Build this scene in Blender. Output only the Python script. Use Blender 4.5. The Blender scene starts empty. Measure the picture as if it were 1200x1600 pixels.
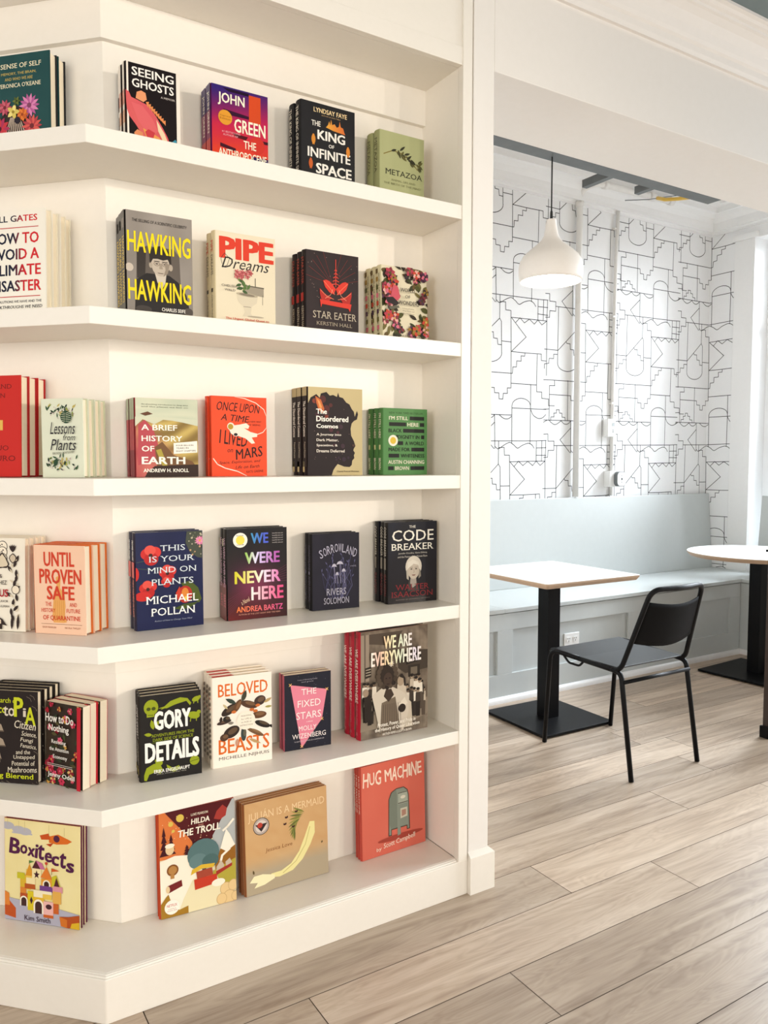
import bpy, bmesh, math, random
from mathutils import Vector, Matrix, noise

# ------------------------------------------------------------------ camera, world, lights, exposure
SC = bpy.context.scene
COL = SC.collection
R = math.radians


def rgb(r, g=None, b=None):
    """sRGB 0-255 -> linear rgba"""
    if g is None:
        if isinstance(r, str):
            r = r.lstrip('#')
            r, g, b = int(r[0:2], 16), int(r[2:4], 16), int(r[4:6], 16)
        else:
            r, g, b = r[:3]
    f = lambda v: (v / 255 / 12.92) if v <= 10.3 else ((v / 255 + .055) / 1.055) ** 2.4
    return (f(r), f(g), f(b), 1.0)


cam_data = bpy.data.cameras.new('camera')
cam = bpy.data.objects.new('camera', cam_data)
COL.objects.link(cam)
cam.location = (-0.350075, -1.775271, 1.28)
cam.rotation_euler = (R(90 - 3.5898), 0, R(-31.6447))
cam_data.sensor_fit = 'HORIZONTAL'
cam_data.sensor_width = 36
cam_data.lens = 1213.08 / 1200 * 36
cam_data.clip_start = .05
SC.camera = cam

SC.view_settings.view_transform = 'Standard'
SC.view_settings.look = 'None'
SC.view_settings.gamma = 1
SC.view_settings.exposure = 0.06
SC.view_settings.use_curve_mapping = False

SC.cycles.max_bounces = 14
SC.cycles.diffuse_bounces = 9

W = bpy.data.worlds.new('sky')
SC.world = W
W.use_nodes = True
wb = W.node_tree.nodes['Background']
wb.inputs[0].default_value = (1.0, 0.975, 0.955, 1)
wb.inputs[1].default_value = 0.8


def aim(o, target):
    o.rotation_euler = (Vector(target) - o.location).to_track_quat('-Z', 'Y').to_euler()


def spot(name, loc, target, energy, color, size, angle, blend):
    l = bpy.data.lights.new(name, 'SPOT')
    l.energy = energy
    l.color = color
    l.shadow_soft_size = size
    l.spot_size = R(angle)
    l.spot_blend = blend
    o = bpy.data.objects.new(name, l)
    COL.objects.link(o)
    o.location = loc
    aim(o, target)
    return o


def area(name, loc, target, energy, color, sx, sy, spread=180):
    l = bpy.data.lights.new(name, 'AREA')
    l.shape = 'RECTANGLE'
    l.size, l.size_y = sx, sy
    l.spread = R(spread)
    l.energy = energy
    l.color = color
    o = bpy.data.objects.new(name, l)
    COL.objects.link(o)
    o.location = loc
    aim(o, target)
    return o


for i_, (loc_, tgt_, e_, c_, s_, a_, b_) in enumerate([((6.6, -7.0, 2.6), (0.3, 0, 1.2), 500, (1, 0.89, 0.75), 0.1, 27, 1.0), ((4.6, -7.0, 2.6), (0.2, 0, 1.2), 500, (1, 0.89, 0.75), 0.1, 27, 1.0)]):
    spot('ceiling_spot', loc_, tgt_, e_, c_, s_, a_, b_)
for (loc_, tgt_, e_, c_, sx_, sy_, sd_) in [((6.8, 0.8, 3.7), (4.0, 0.95, 0.7), 1080, (0.84, 0.92, 1.0), 2.4, 2.4, 180), ((6.6, -1.3, 2.0), (2.6, 0.5, 0.3), 70, (0.86, 0.93, 1.0), 1.8, 2.0, 100), ((-0.5, -6.5, 1.6), (-0.05, 0, 1.35), 14, (1, 0.93, 0.82), 2.4, 1.6, 52), ((-3.6, -2.6, 1.7), (0.9, 0.1, 1.3), 22, (1, 0.94, 0.85), 1.6, 1.8, 110)]:  # last two: warm fills added to brighten the bookcase front and side panels
    area('daylight_and_fill', loc_, tgt_, e_, c_, sx_, sy_, sd_)


# ------------------------------------------------------------------ materials
def mat(name, color, rough=.5, metal=0., spec=.5, coat=0., emit=None, estr=0.):
    m = bpy.data.materials.new(name)
    m.use_nodes = True
    b = m.node_tree.nodes['Principled BSDF']
    b.inputs['Base Color'].default_value = color
    b.inputs['Roughness'].default_value = rough
    b.inputs['Metallic'].default_value = metal
    b.inputs['Specular IOR Level'].default_value = spec
    b.inputs['Coat Weight'].default_value = coat
    if emit:
        b.inputs['Emission Color'].default_value = emit
        b.inputs['Emission Strength'].default_value = estr
    return m


def N(m, kind, **kw):
    n = m.node_tree.nodes.new(kind)
    for k, v in kw.items():
        setattr(n, k, v)
    return n


def LK(m, a, b):
    m.node_tree.links.new(a, b)


def BS(m):
    return m.node_tree.nodes['Principled BSDF']


def mottled(name, c1, c2, scale, rough=.5, stretch=(1, 1, 1), bump=0., spec=.5, detail=4):
    """two close tones mixed by noise, with an optional fine bump"""
    m = mat(name, c1, rough, spec=spec)
    tc = N(m, 'ShaderNodeTexCoord')
    mp = N(m, 'ShaderNodeMapping')
    mp.inputs['Scale'].default_value = stretch
    nz = N(m, 'ShaderNodeTexNoise')
    nz.inputs['Scale'].default_value = scale
    nz.inputs['Detail'].default_value = detail
    mx = N(m, 'ShaderNodeMixRGB')
    mx.inputs[1].default_value = c1
    mx.inputs[2].default_value = c2
    LK(m, tc.outputs['Object'], mp.inputs[0])
    LK(m, mp.outputs[0], nz.inputs['Vector'])
    LK(m, nz.outputs['Fac'], mx.inputs[0])
    LK(m, mx.outputs[0], BS(m).inputs['Base Color'])
    if bump:
        bp = N(m, 'ShaderNodeBump')
        bp.inputs['Strength'].default_value = bump
        bp.inputs['Distance'].default_value = .001
        LK(m, nz.outputs['Fac'], bp.inputs['Height'])
        LK(m, bp.outputs[0], BS(m).inputs['Normal'])
    return m


M = {}
M['paint'] = mottled('cream_cabinet_paint', rgb(240, 234, 224), rgb(236, 230, 219), 60, .32, bump=.02)
M['wall'] = mottled('white_wall_paint', rgb(236, 231, 225), rgb(232, 227, 220), 40, .6, bump=.03)
M['white'] = mottled('white_trim_paint', rgb(240, 240, 239), rgb(236, 236, 235), 40, .4)
M['paper'] = mottled('white_wallpaper', rgb(240, 240, 240), rgb(235, 236, 236), 30, .7)
M['ink'] = mat('black_printed_line', rgb(22, 22, 24), .6)
M['ceil'] = mottled('blue_grey_ceiling_paint', rgb(120, 134, 136), rgb(114, 128, 130), 30, .7)
M['sage'] = mottled('pale_sage_bench_paint', rgb(198, 203, 202), rgb(193, 198, 197), 25, .38)
M['black'] = mottled('black_powder_coat', rgb(9, 9, 11), rgb(15, 15, 17), 900, .42, bump=.05)
M['chairseat'] = mottled('black_seat_laminate', rgb(20, 22, 27), rgb(26, 29, 34), 700, .36)
M['mesh'] = mottled('black_woven_back', rgb(9, 9, 10), rgb(15, 15, 16), 1500, .6, bump=.2)
M['laminate'] = mottled('white_table_laminate', rgb(246, 244, 241), rgb(243, 241, 238), 90, .35)
M['ply'] = mottled('plywood_edge', rgb(205, 178, 152), rgb(176, 145, 118), 60, .5, (1, 1, 14))
M['steel'] = mottled('galvanised_steel', rgb(112, 116, 116), rgb(84, 88, 90), 14, .5)
BS(M['black']).inputs['Specular IOR Level'].default_value = .16
BS(M['mesh']).inputs['Specular IOR Level'].default_value = .08
BS(M['steel']).inputs['Metallic'].default_value = .2
M['pipe'] = mottled('white_painted_pipe', rgb(232, 230, 226), rgb(222, 219, 214), 25, .45)
M['plastic'] = mat('white_plastic', rgb(238, 238, 236), .35)
M['screen'] = mat('grey_display', rgb(120, 128, 126), .25)
M['darkgrey'] = mat('dark_grey_plastic', rgb(112, 118, 120), .4)
M['yellow'] = mat('yellow_cable_sleeve', rgb(214, 172, 42), .45)
M['cord'] = mat('black_cord', rgb(20, 20, 20), .6)
M['shade'] = mottled('white_matte_shade', rgb(236, 231, 224), rgb(232, 226, 219), 80, .5)
M['bulb'] = mat('glowing_bulb', rgb(255, 250, 240), .5, emit=(1, .93, .82, 1), estr=14)
M['brown'] = mottled('dark_walnut', rgb(44, 33, 28), rgb(62, 46, 38), 24, .45, (1, 1, .12))
M['socket'] = mat('outlet_slot', rgb(90, 88, 84), .5)
M['sash'] = mat('white_window_sash', rgb(240, 241, 242), .4)

# clear window glass: transparent with a faint fresnel reflection
g = bpy.data.materials.new('window_glass')
g.use_nodes = True
nt = g.node_tree
nt.nodes.clear()
o_ = nt.nodes.new('ShaderNodeOutputMaterial')
mx_ = nt.nodes.new('ShaderNodeMixShader')
tr_ = nt.nodes.new('ShaderNodeBsdfTransparent')
gl_ = nt.nodes.new('ShaderNodeBsdfGlossy')
gl_.inputs['Roughness'].default_value = .02
fr_ = nt.nodes.new('ShaderNodeFresnel')
fr_.inputs[0].default_value = 1.3
nt.links.new(fr_.outputs[0], mx_.inputs[0])
nt.links.new(tr_.outputs[0], mx_.inputs[1])
nt.links.new(gl_.outputs[0], mx_.inputs[2])
nt.links.new(mx_.outputs[0], o_.inputs[0])
M['glass'] = g


def print_material(name, rough, coat):
    m = mat(name, (1, 1, 1, 1), rough, coat=coat, spec=.22)
    a = N(m, 'ShaderNodeAttribute', attribute_name='Col')
    LK(m, a.outputs['Color'], BS(m).inputs['Base Color'])
    return m


M['print'] = print_material('printed_matte_cover', .5, 0)
M['gloss'] = print_material('printed_gloss_cover', .3, .12)

# page block: fine sheet lines across the thickness
m = mat('book_pages', rgb(238, 226, 202), .8)
tc = N(m, 'ShaderNodeTexCoord')
wv = N(m, 'ShaderNodeTexWave', bands_direction='Y')
wv.inputs['Scale'].default_value = 190
wv.inputs['Distortion'].default_value = 2.2
wv.inputs['Detail'].default_value = 2
mx = N(m, 'ShaderNodeMixRGB')
mx.inputs[1].default_value = rgb(246, 236, 214)
mx.inputs[2].default_value = rgb(226, 212, 184)
LK(m, tc.outputs['Object'], wv.inputs['Vector'])
LK(m, wv.outputs['Fac'], mx.inputs[0])
LK(m, mx.outputs[0], BS(m).inputs['Base Color'])
M['pages'] = m

# plank floor: each plank carries its own tone and grain shift in the attribute Col
m = mat('greyed_oak_planks', rgb(190, 175, 158), .33)
at = N(m, 'ShaderNodeAttribute', attribute_name='Col')
sp = N(m, 'ShaderNodeSeparateColor')
LK(m, at.outputs['Color'], sp.inputs[0])
tc = N(m, 'ShaderNodeTexCoord')
cb = N(m, 'ShaderNodeCombineXYZ')
for k_, mul_ in ((0, 37.), (1, 11.)):
    mm = N(m, 'ShaderNodeMath', operation='MULTIPLY')
    mm.inputs[1].default_value = mul_
    LK(m, sp.outputs[1], mm.inputs[0])
    LK(m, mm.outputs[0], cb.inputs[k_])
ad = N(m, 'ShaderNodeVectorMath', operation='ADD')
LK(m, tc.outputs['Object'], ad.inputs[0])
LK(m, cb.outputs[0], ad.inputs[1])
mp = N(m, 'ShaderNodeMapping')
mp.inputs['Scale'].default_value = (1.1, 16, 1)
LK(m, ad.outputs[0], mp.inputs[0])
n1 = N(m, 'ShaderNodeTexNoise')
n1.inputs['Scale'].default_value = 1.3
n1.inputs['Detail'].default_value = 8
n1.inputs['Distortion'].default_value = 1.2
LK(m, mp.outputs[0], n1.inputs['Vector'])
mp2 = N(m, 'ShaderNodeMapping')
mp2.inputs['Scale'].default_value = (.9, 5.5, 1)
LK(m, ad.outputs[0], mp2.inputs[0])
n2 = N(m, 'ShaderNodeTexNoise')
n2.inputs['Scale'].default_value = 1.5
n2.inputs['Detail'].default_value = 3
n2.inputs['Distortion'].default_value = 2.0
LK(m, mp2.outputs[0], n2.inputs['Vector'])
# cathedral rings: wave driven by the broad noise
wv = N(m, 'ShaderNodeMath', operation='MULTIPLY')
wv.inputs[1].default_value = 70
LK(m, n2.outputs['Fac'], wv.inputs[0])
sn = N(m, 'ShaderNodeMath', operation='SINE')
LK(m, wv.outputs[0], sn.inputs[0])
sm = N(m, 'ShaderNodeMath', operation='MULTIPLY_ADD')
sm.inputs[1].default_value = .045
LK(m, sn.outputs[0], sm.inputs[0])
LK(m, n1.outputs['Fac'], sm.inputs[2])
cr = N(m, 'ShaderNodeValToRGB')
cr.color_ramp.elements[0].position = .22
cr.color_ramp.elements[0].color = rgb(152, 131, 112)
cr.color_ramp.elements[1].position = .78
cr.color_ramp.elements[1].color = rgb(208, 190, 170)
e_ = cr.color_ramp.elements.new(.5)
e_.color = rgb(186, 166, 145)
LK(m, sm.outputs[0], cr.inputs[0])
hs = N(m, 'ShaderNodeHueSaturation')
mr = N(m, 'ShaderNodeMapRange')
mr.inputs[3].default_value = .80
mr.inputs[4].default_value = 1.14
LK(m, sp.outputs[0], mr.inputs[0])
LK(m, mr.outputs[0], hs.inputs['Value'])
LK(m, cr.outputs[0], hs.inputs['Color'])
LK(m, hs.outputs[0], BS(m).inputs['Base Color'])
bp = N(m, 'ShaderNodeBump')
bp.inputs['Strength'].default_value = .08
bp.inputs['Distance'].default_value = .002
LK(m, n1.outputs['Fac'], bp.inputs['Height'])
LK(m, bp.outputs[0], BS(m).inputs['Normal'])
M['oak'] = m
M['gap'] = mat('plank_gap', rgb(96, 80, 66), .9)


# ------------------------------------------------------------------ mesh helpers
class MB:
    def __init__(s):
        s.v, s.f, s.m, s.c = [], [], [], []

    def add(s, vs, fs, mi=0, col=None):
        o = len(s.v)
        s.v += [tuple(p) for p in vs]
        s.f += [tuple(i + o for i in f) for f in fs]
        s.m += [mi] * len(fs)
        if col is None:
            col = (1, 1, 1, 1)
        s.c += col if isinstance(col, list) else [col] * len(vs)

    def box(s, x0, y0, z0, x1, y1, z1, mi=0, col=None):
        vs = [(x, y, z) for z in (z0, z1) for y in (y0, y1) for x in (x0, x1)]
        s.add(vs, [(0, 2, 3, 1), (4, 5, 7, 6), (0, 1, 5, 4), (2, 6, 7, 3), (0, 4, 6, 2), (1, 3, 7, 5)], mi, col)

    def prism(s, pts, z0, z1, mi=0, col=None):
        """vertical prism over a plan polygon (counter-clockwise)"""
        n = len(pts)
        vs = [(x, y, z0) for x, y in pts] + [(x, y, z1) for x, y in pts]
        fs = [tuple(range(n - 1, -1, -1)), tuple(range(n, 2 * n))]
        fs += [(i, (i + 1) % n, n + (i + 1) % n, n + i) for i in range(n)]
        s.add(vs, fs, mi, col)

    def loft(s, rings, mi=0, close=True, caps=True):
        n = len(rings[0])
        vs = [p for r in rings for p in r]
        fs = []
        for k in range(len(rings) - 1):
            for i in range(n if close else n - 1):
                j = (i + 1) % n
                fs.append((k * n + i, k * n + j, (k + 1) * n + j, (k + 1) * n + i))
        if caps:
            fs.append(tuple(range(n - 1, -1, -1)))
            fs.append(tuple((len(rings) - 1) * n + i for i in range(n)))
        s.add(vs, fs, mi)

    def tube(s, path, r, n=10, mi=0, flat=1.0):
        P = [Vector(p) for p in path]
        rings = []
        up = Vector((0, 0, 1))
        prev = None
        for i, p in enumerate(P):
            if i == 0:
                t = P[1] - P[0]
            elif i == len(P) - 1:
                t = P[-1] - P[-2]
            else:
                t = (P[i + 1] - P[i]).normalized() + (P[i] - P[i - 1]).normalized()
            t.normalize()
            if prev is None:
                a = up if abs(t.z) < .9 else Vector((1, 0, 0))
                u = t.cross(a).normalized()
            else:
                u = (prev - t * prev.dot(t)).normalized()
            prev = u
            w = t.cross(u)
            rings.append([tuple(p + (u * math.cos(2 * math.pi * k / n) + w * math.sin(2 * math.pi * k / n) * flat) * r)
                          for k in range(n)])
        s.loft(rings, mi)

    def lathe(s, prof, cx, cy, n=40, mi=0):
        rings = [[(cx + r * math.cos(2 * math.pi * k / n), cy + r * math.sin(2 * math.pi * k / n), z) for k in range(n)]
                 for r, z in prof]
        s.loft(rings, mi, True, False)

    def build(s, name, mats, parent=None, smooth=False, colors=False, bevel=0.):
        me = bpy.data.meshes.new(name)
        me.from_pydata(s.v, [], s.f)
        for mm in (mats if isinstance(mats, (list, tuple)) else [mats]):
            me.materials.append(mm)
        me.polygons.foreach_set('material_index', s.m)
        if colors:
            a = me.color_attributes.new('Col', 'FLOAT_COLOR', 'POINT')
            a.data.foreach_set('color', [x for c in s.c for x in c])
        if smooth:
            me.polygons.foreach_set('use_smooth', [True] * len(me.polygons))
        me.update()
        o = bpy.data.objects.new(name, me)
        COL.objects.link(o)
        if parent:
            o.parent = parent
        if bevel:
            b = o.modifiers.new('edge', 'BEVEL')
            b.width = bevel
            b.segments = 2
            b.limit_method = 'ANGLE'
        return o


def rounded(path, rad, n=6):
    """fillet the inner corners of a 3D polyline"""
    P = [Vector(p) for p in path]
    out = [P[0]]
    for i in range(1, len(P) - 1):
        a, b, c = P[i - 1], P[i], P[i + 1]
        d1, d2 = (a - b), (c - b)
        r = min(rad, d1.length * .49, d2.length * .49)
        p1, p2 = b + d1.normalized() * r, b + d2.normalized() * r
        for k in range(n + 1):
            t = k / n
            out.append(p1 * (1 - t) ** 2 + b * 2 * t * (1 - t) + p2 * t * t)
    out.append(P[-1])
    return out


def tag(o, label, cat, group=None, kind=None):
    o['label'] = label
    o['category'] = cat
    if group:
        o['group'] = group
    if kind:
        o['kind'] = kind
    return o


def empty(name, loc, rz=0.):
    o = bpy.data.objects.new(name, None)
    o.empty_display_size = .05
    COL.objects.link(o)
    o.location = loc
    o.rotation_euler = (0, 0, rz)
    return o


def structure(o, label, cat):
    o['kind'] = 'structure'
    o['label'] = label
    o['category'] = cat
    return o


# ------------------------------------------------------------------ the setting
# floor: planks along x, 0.181 m wide, each plank its own quad with a hair gap
random.seed(5)
PW, PL = .181, 1.22
mb = MB()
mb.add([(-4, -4.2, -.004), (5.2, -4.2, -.004), (5.2, 2.1, -.004), (-4, 2.1, -.004)], [(0, 1, 2, 3)], 1)
known = {0: 2.085, -1: 1.303, -2: 1.653}
for k in range(-24, 12):
    y0 = .020 + k * PW
    y1 = y0 + PW
    off = known.get(k, random.uniform(0, PL))
    x = off - PL * math.ceil((off + 4.0) / PL)
    while x < 5.2:
        xa, xb = max(x, -4) + .0012, min(x + PL, 5.2) - .0012
        if xb - xa > .01:
            c = (random.random(), random.random(), 0, 1)
            ya, yb = y0 + .001, min(y1, 2.1) - .001
            mb.add([(xa, ya, 0), (xb, ya, 0), (xb, yb, 0), (xa, yb, 0)], [(0, 1, 2, 3)], 0, c)
        x += PL
fl = mb.build('floor', [M['oak'], M['gap']], colors=True)
structure(fl, 'greyed oak plank floor running through both rooms', 'floor')

# partition wall: pillar, header and the strip behind the bookcase
PX0, PX1, PT, HZ = 1.0385, 1.112, .336, 2.391
mb = MB()
mb.box(PX0, 0, 0, PX1, PT, 3.3)
mb.box(PX1, 0, HZ, 4.787, PT, 3.3)
mb.box(.15, .235, 0, PX0, PT, 3.3)
o = mb.build('wall_front', M['wall'], bevel=.002)
structure(o, 'cream painted partition with a wide opening into the seating nook', 'wall')

mb = MB()
mb.box(1.0365, -.014, 0, 1.128, PT + .014, .112)
mb.prism([(1.0365, -.014), (1.128, -.014), (1.128, PT + .014), (1.0365, PT + .014)], .112, .1121)
vs0 = [(1.0365, -.014), (1.128, -.014), (1.128, PT + .014), (1.0365, PT + .014)]
vs1 = [(1.0365, -.001), (1.113, -.001), (1.113, PT + .001), (1.0365, PT + .001)]
mb.loft([[(x, y, .112) for x, y in vs0], [(x, y, .126) for x, y in vs1]])
o = mb.build('baseboard_left', M['paint'], bevel=.002)
structure(o, 'cream base block around the foot of the pillar', 'baseboard')

# wallpaper lines, traced once as one repeat (x, z in metres on the back wall)
WP = [[(3.882,2.294),(4.037,2.296),(4.369,2.301),(4.455,2.305)],[(3.789,2.366),(3.825,2.368),(3.826,2.322),(3.879,2.323),(3.878,2.263),(3.828,2.262),(3.826,2.219),(3.791,2.217)],[(3.904,2.293),(3.901,2.015)],[(4.06,2.296),(4.059,2.154),(3.901,2.015),(3.901,1.935),(3.901,1.935),(3.904,1.922),(3.913,1.909),(3.928,1.899),(3.946,1.892),(3.967,1.888),(3.99,1.887),(4.013,1.89),(4.035,1.897),(4.053,1.907),(4.067,1.919),(4.076,1.933),(4.078,1.947),(4.077,1.947),(4.073,2.136),(4.059,2.154)],[(3.975,2.078),(3.981,2.067),(4.01,2.067),(4.013,2.031),(4.042,2.03),(4.047,1.995),(4.076,1.995)],[(3.785,2.017),(3.901,2.017)],[(3.899,1.991),(3.866,1.99),(3.866,1.962),(3.828,1.961),(3.825,1.929),(3.788,1.924),(3.786,1.894)],[(3.782,1.823),(3.882,1.825),(4.154,1.826)],[(4.061,2.255),(4.105,2.257),(4.107,2.209),(4.148,2.209),(4.153,1.959),(4.154,1.736)],[(4.075,2.018),(4.151,2.018)],[(3.876,1.823),(3.879,1.79),(3.833,1.788),(3.834,1.565)],[(3.834,1.732),(4.021,1.732),(4.024,1.701),(4.058,1.701),(4.06,1.665),(4.09,1.665),(4.093,1.7),(4.126,1.701),(4.125,1.735),(4.154,1.736)],[(3.995,1.828),(3.997,1.57)],[(3.848,1.566),(3.85,1.589),(3.877,1.59),(3.874,1.614),(3.897,1.615),(3.896,1.636),(3.921,1.637),(3.924,1.616),(3.946,1.615),(3.947,1.59),(3.973,1.589),(3.976,1.569)],[(3.785,1.636),(3.831,1.639)],[(3.787,1.568),(4.16,1.569)],[(3.785,1.552),(3.787,1.554),(3.79,1.555),(3.793,1.557),(3.797,1.559),(3.8,1.56),(3.804,1.562),(3.809,1.564),(3.813,1.566),(3.817,1.567),(3.82,1.568)],[(3.836,1.566),(3.838,1.564),(3.842,1.561),(3.846,1.557),(3.851,1.554),(3.856,1.551),(3.861,1.548),(3.867,1.545),(3.873,1.543),(3.879,1.541),(3.884,1.541),(3.89,1.541),(3.897,1.543),(3.903,1.545),(3.909,1.548),(3.914,1.551),(3.92,1.554),(3.926,1.558),(3.932,1.562),(3.937,1.565),(3.94,1.568)],[(3.94,1.567),(3.943,1.564),(3.948,1.56),(3.953,1.556),(3.958,1.552),(3.963,1.549),(3.968,1.547),(3.973,1.546),(3.979,1.545),(3.984,1.545),(3.989,1.545),(3.993,1.546),(3.997,1.547),(4.001,1.549),(4.005,1.551),(4.009,1.553),(4.013,1.556),(4.017,1.559),(4.02,1.563),(4.023,1.566),(4.026,1.568)],[(4.063,1.568),(4.066,1.565),(4.072,1.562),(4.078,1.558),(4.084,1.554),(4.09,1.551),(4.096,1.548),(4.102,1.546),(4.108,1.545),(4.114,1.544),(4.119,1.544),(4.125,1.544),(4.13,1.544),(4.134,1.546),(4.139,1.547),(4.143,1.549),(4.147,1.551),(4.151,1.554),(4.155,1.556),(4.158,1.559),(4.16,1.56)],[(4.026,1.564),(4.03,1.36)],[(4.027,1.522),(3.932,1.443),(4.023,1.36)],[(4.152,2.168),(4.361,2.172),(4.447,2.173)],[(4.188,2.14),(4.222,2.172),(4.259,2.144),(4.3,2.171),(4.341,2.144),(4.371,2.173),(4.405,2.145),(4.447,2.173)],[(4.152,2.168),(4.274,2.058),(4.155,1.96)],[(4.371,2.3),(4.371,2.173)],[(4.418,2.303),(4.416,2.175)],[(4.37,2.256),(4.453,2.258)],[(4.369,2.21),(4.455,2.21)],[(4.451,2.304),(4.447,2.173),(4.449,1.921),(4.45,1.83)],[(4.155,1.96),(4.266,1.959),(4.403,1.962),(4.405,1.921),(4.448,1.921)],[(4.266,1.959),(4.264,1.939),(4.234,1.939),(4.235,1.906),(4.199,1.905),(4.197,1.868),(4.168,1.866),(4.165,1.827),(4.154,1.826)],[(4.369,1.96),(4.366,1.765),(4.368,1.723),(4.411,1.723),(4.412,1.683),(4.47,1.681),(4.471,1.639),(4.522,1.64)],[(4.156,1.765),(4.366,1.765)],[(4.317,1.763),(4.318,1.619),(4.316,1.392)],[(4.166,1.393),(4.164,1.626),(4.164,1.626),(4.166,1.638),(4.173,1.65),(4.185,1.66),(4.2,1.668),(4.219,1.674),(4.238,1.676),(4.258,1.675),(4.277,1.671),(4.293,1.664),(4.306,1.655),(4.314,1.643),(4.317,1.631),(4.318,1.619)],[(4.164,1.613),(4.45,1.614)],[(4.321,1.607),(4.323,1.603),(4.326,1.596),(4.33,1.589),(4.334,1.582),(4.34,1.576),(4.347,1.57),(4.356,1.565),(4.366,1.561),(4.375,1.557),(4.384,1.555),(4.392,1.554),(4.399,1.555),(4.407,1.556),(4.414,1.558),(4.421,1.56),(4.427,1.564),(4.433,1.568),(4.439,1.573),(4.444,1.578),(4.447,1.581)],[(4.034,1.372),(4.036,1.37),(4.039,1.367),(4.043,1.364),(4.046,1.362),(4.05,1.36),(4.053,1.359),(4.055,1.359),(4.058,1.359),(4.062,1.36),(4.067,1.362),(4.074,1.365),(4.081,1.369),(4.09,1.375),(4.099,1.38),(4.107,1.384),(4.115,1.388),(4.124,1.392),(4.132,1.395),(4.14,1.398),(4.148,1.399),(4.155,1.398),(4.162,1.396),(4.168,1.392),(4.175,1.388),(4.181,1.385),(4.188,1.381),(4.194,1.375),(4.201,1.37),(4.207,1.366),(4.214,1.364),(4.222,1.366),(4.23,1.37),(4.238,1.375),(4.247,1.38),(4.256,1.384),(4.265,1.387),(4.275,1.39),(4.285,1.393),(4.295,1.395),(4.304,1.396),(4.311,1.395),(4.318,1.393),(4.324,1.391),(4.33,1.388),(4.335,1.385),(4.339,1.381),(4.343,1.377),(4.346,1.372),(4.349,1.368),(4.351,1.365)]]
TX, TZ = .6435, .889
XW, YW = 4.787, 1.945


def clip_seg(a, b, x0, x1, z0, z1):
    t0, t1 = 0., 1.
    dx, dz = b[0] - a[0], b[1] - a[1]
    for p, q in ((-dx, a[0] - x0), (dx, x1 - a[0]), (-dz, a[1] - z0), (dz, z1 - a[1])):
        if abs(p) < 1e-9:
            if q < 0:
                return None
        else:
            r = q / p
            if p < 0:
                t0 = max(t0, r)
            else:
                t1 = min(t1, r)
    if t0 >= t1:
        return None
    return (a[0] + dx * t0, a[1] + dz * t0), (a[0] + dx * t1, a[1] + dz * t1)


def ribbons(u0, u1, z0, z1, put, hw=.0021):
    """all pattern strokes clipped to a window, handed to put(four corners)"""
    for kx in range(-5, 3):
        for kz in range(-2, 3):
            jog = .012 * math.sin(kx * 2.1)
            for line in WP:
                for a, b in zip(line[:-1], line[1:]):
                    a2 = (a[0] + kx * TX, a[1] + kz * TZ + jog)
                    b2 = (b[0] + kx * TX, b[1] + kz * TZ + jog)
                    s = clip_seg(a2, b2, u0, u1, z0, z1)
                    if not s:
                        continue
                    (xa, za), (xb, zb) = s
                    dx, dz = xb - xa, zb - za
                    l = math.hypot(dx, dz)
                    if l < 1e-4:
                        continue
                    nx, nz = -dz / l * hw, dx / l * hw
                    ex, ez = dx / l * hw * .7, dz / l * hw * .7
                    put([(xa - ex - nx, za - ez - nz), (xb + ex - nx, zb + ez - nz), (xb + ex + nx, zb + ez + nz), (xa - ex + nx, za - ez + nz)])


mb = MB()
mb.box(.9, YW, 0, XW + .12, YW + .1, 3.3)
ribbons(1.0, XW - .001, .9, 2.945, lambda q: mb.add([(x, YW - .0006, z) for x, z in q], [(0, 1, 2, 3)], 1))
o = mb.build('wall_back', [M['paper'], M['ink']])
structure(o, 'back wall of the nook in white wallpaper with black line pattern', 'wall')

# right wall: papered return, casing strip, window opening, sill wall and head
WY0, WY1, WZ0, WZ1 = .42, 1.58, .62, 2.86
mb = MB()
mb.box(XW, WY1, 0, XW + .3, YW, 3.3)
mb.box(XW, -.1, 0, XW + .3, WY1, WZ0)
mb.box(XW, -.1, WZ1, XW + .3, WY1, 3.3)
mb.box(XW, -.1, WZ0, XW + .3, WY0, WZ1)
ribbons(XW + .004, XW + (YW - 1.738), .5, 2.945,
        lambda q: mb.add([(XW - .0006, YW - (u - XW), z) for u, z in q], [(0, 1, 2, 3)], 1))
o = mb.build('wall_right', [M['paper'], M['ink']])
structure(o, 'right wall of the nook with a papered return beside the window', 'wall')

mb = MB()
mb.box(.8, PT, 0, .9, YW, 3.3)
o = mb.build('wall_left', M['wall'])
structure(o, 'left end wall of the nook hidden behind the bookcase', 'wall')

mb = MB()
mb.box(XW - .016, WY1, .5, XW, 1.737, 2.86)
mb.box(XW - .03, WY1 - .02, 2.86, XW, 1.75, 2.9)
o = mb.build('trim_2', M['white'], bevel=.003)
structure(o, 'plain white window casing strip', 'trim')

win = empty('window_1', (XW + .18, (WY0 + WY1) / 2, WZ0))
structure(win, 'tall bright window lighting the nook', 'window')
mb = MB()
cy_, zz = (WY0 + WY1) / 2, WZ0
fw = .055
hy = (WY1 - WY0) / 2
mb.box(-.03, -hy, 0, .03, -hy + fw, WZ1 - WZ0)
mb.box(-.03, hy - fw, 0, .03, hy, WZ1 - WZ0)
mb.box(-.03, -hy + fw, 0, .03, hy - fw, fw)
mb.box(-.03, -hy + fw, WZ1 - WZ0 - fw, .03, hy - fw, WZ1 - WZ0)
mb.box(-.025, -hy + fw, 1.62, .025, hy - fw, 1.67)
mb.build('window_frame', M['sash'], win, bevel=.003)
mb = MB()
mb.box(-.004, -hy + fw, fw, .004, hy - fw, WZ1 - WZ0 - fw)
mb.build('pane', M['glass'], win)

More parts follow.
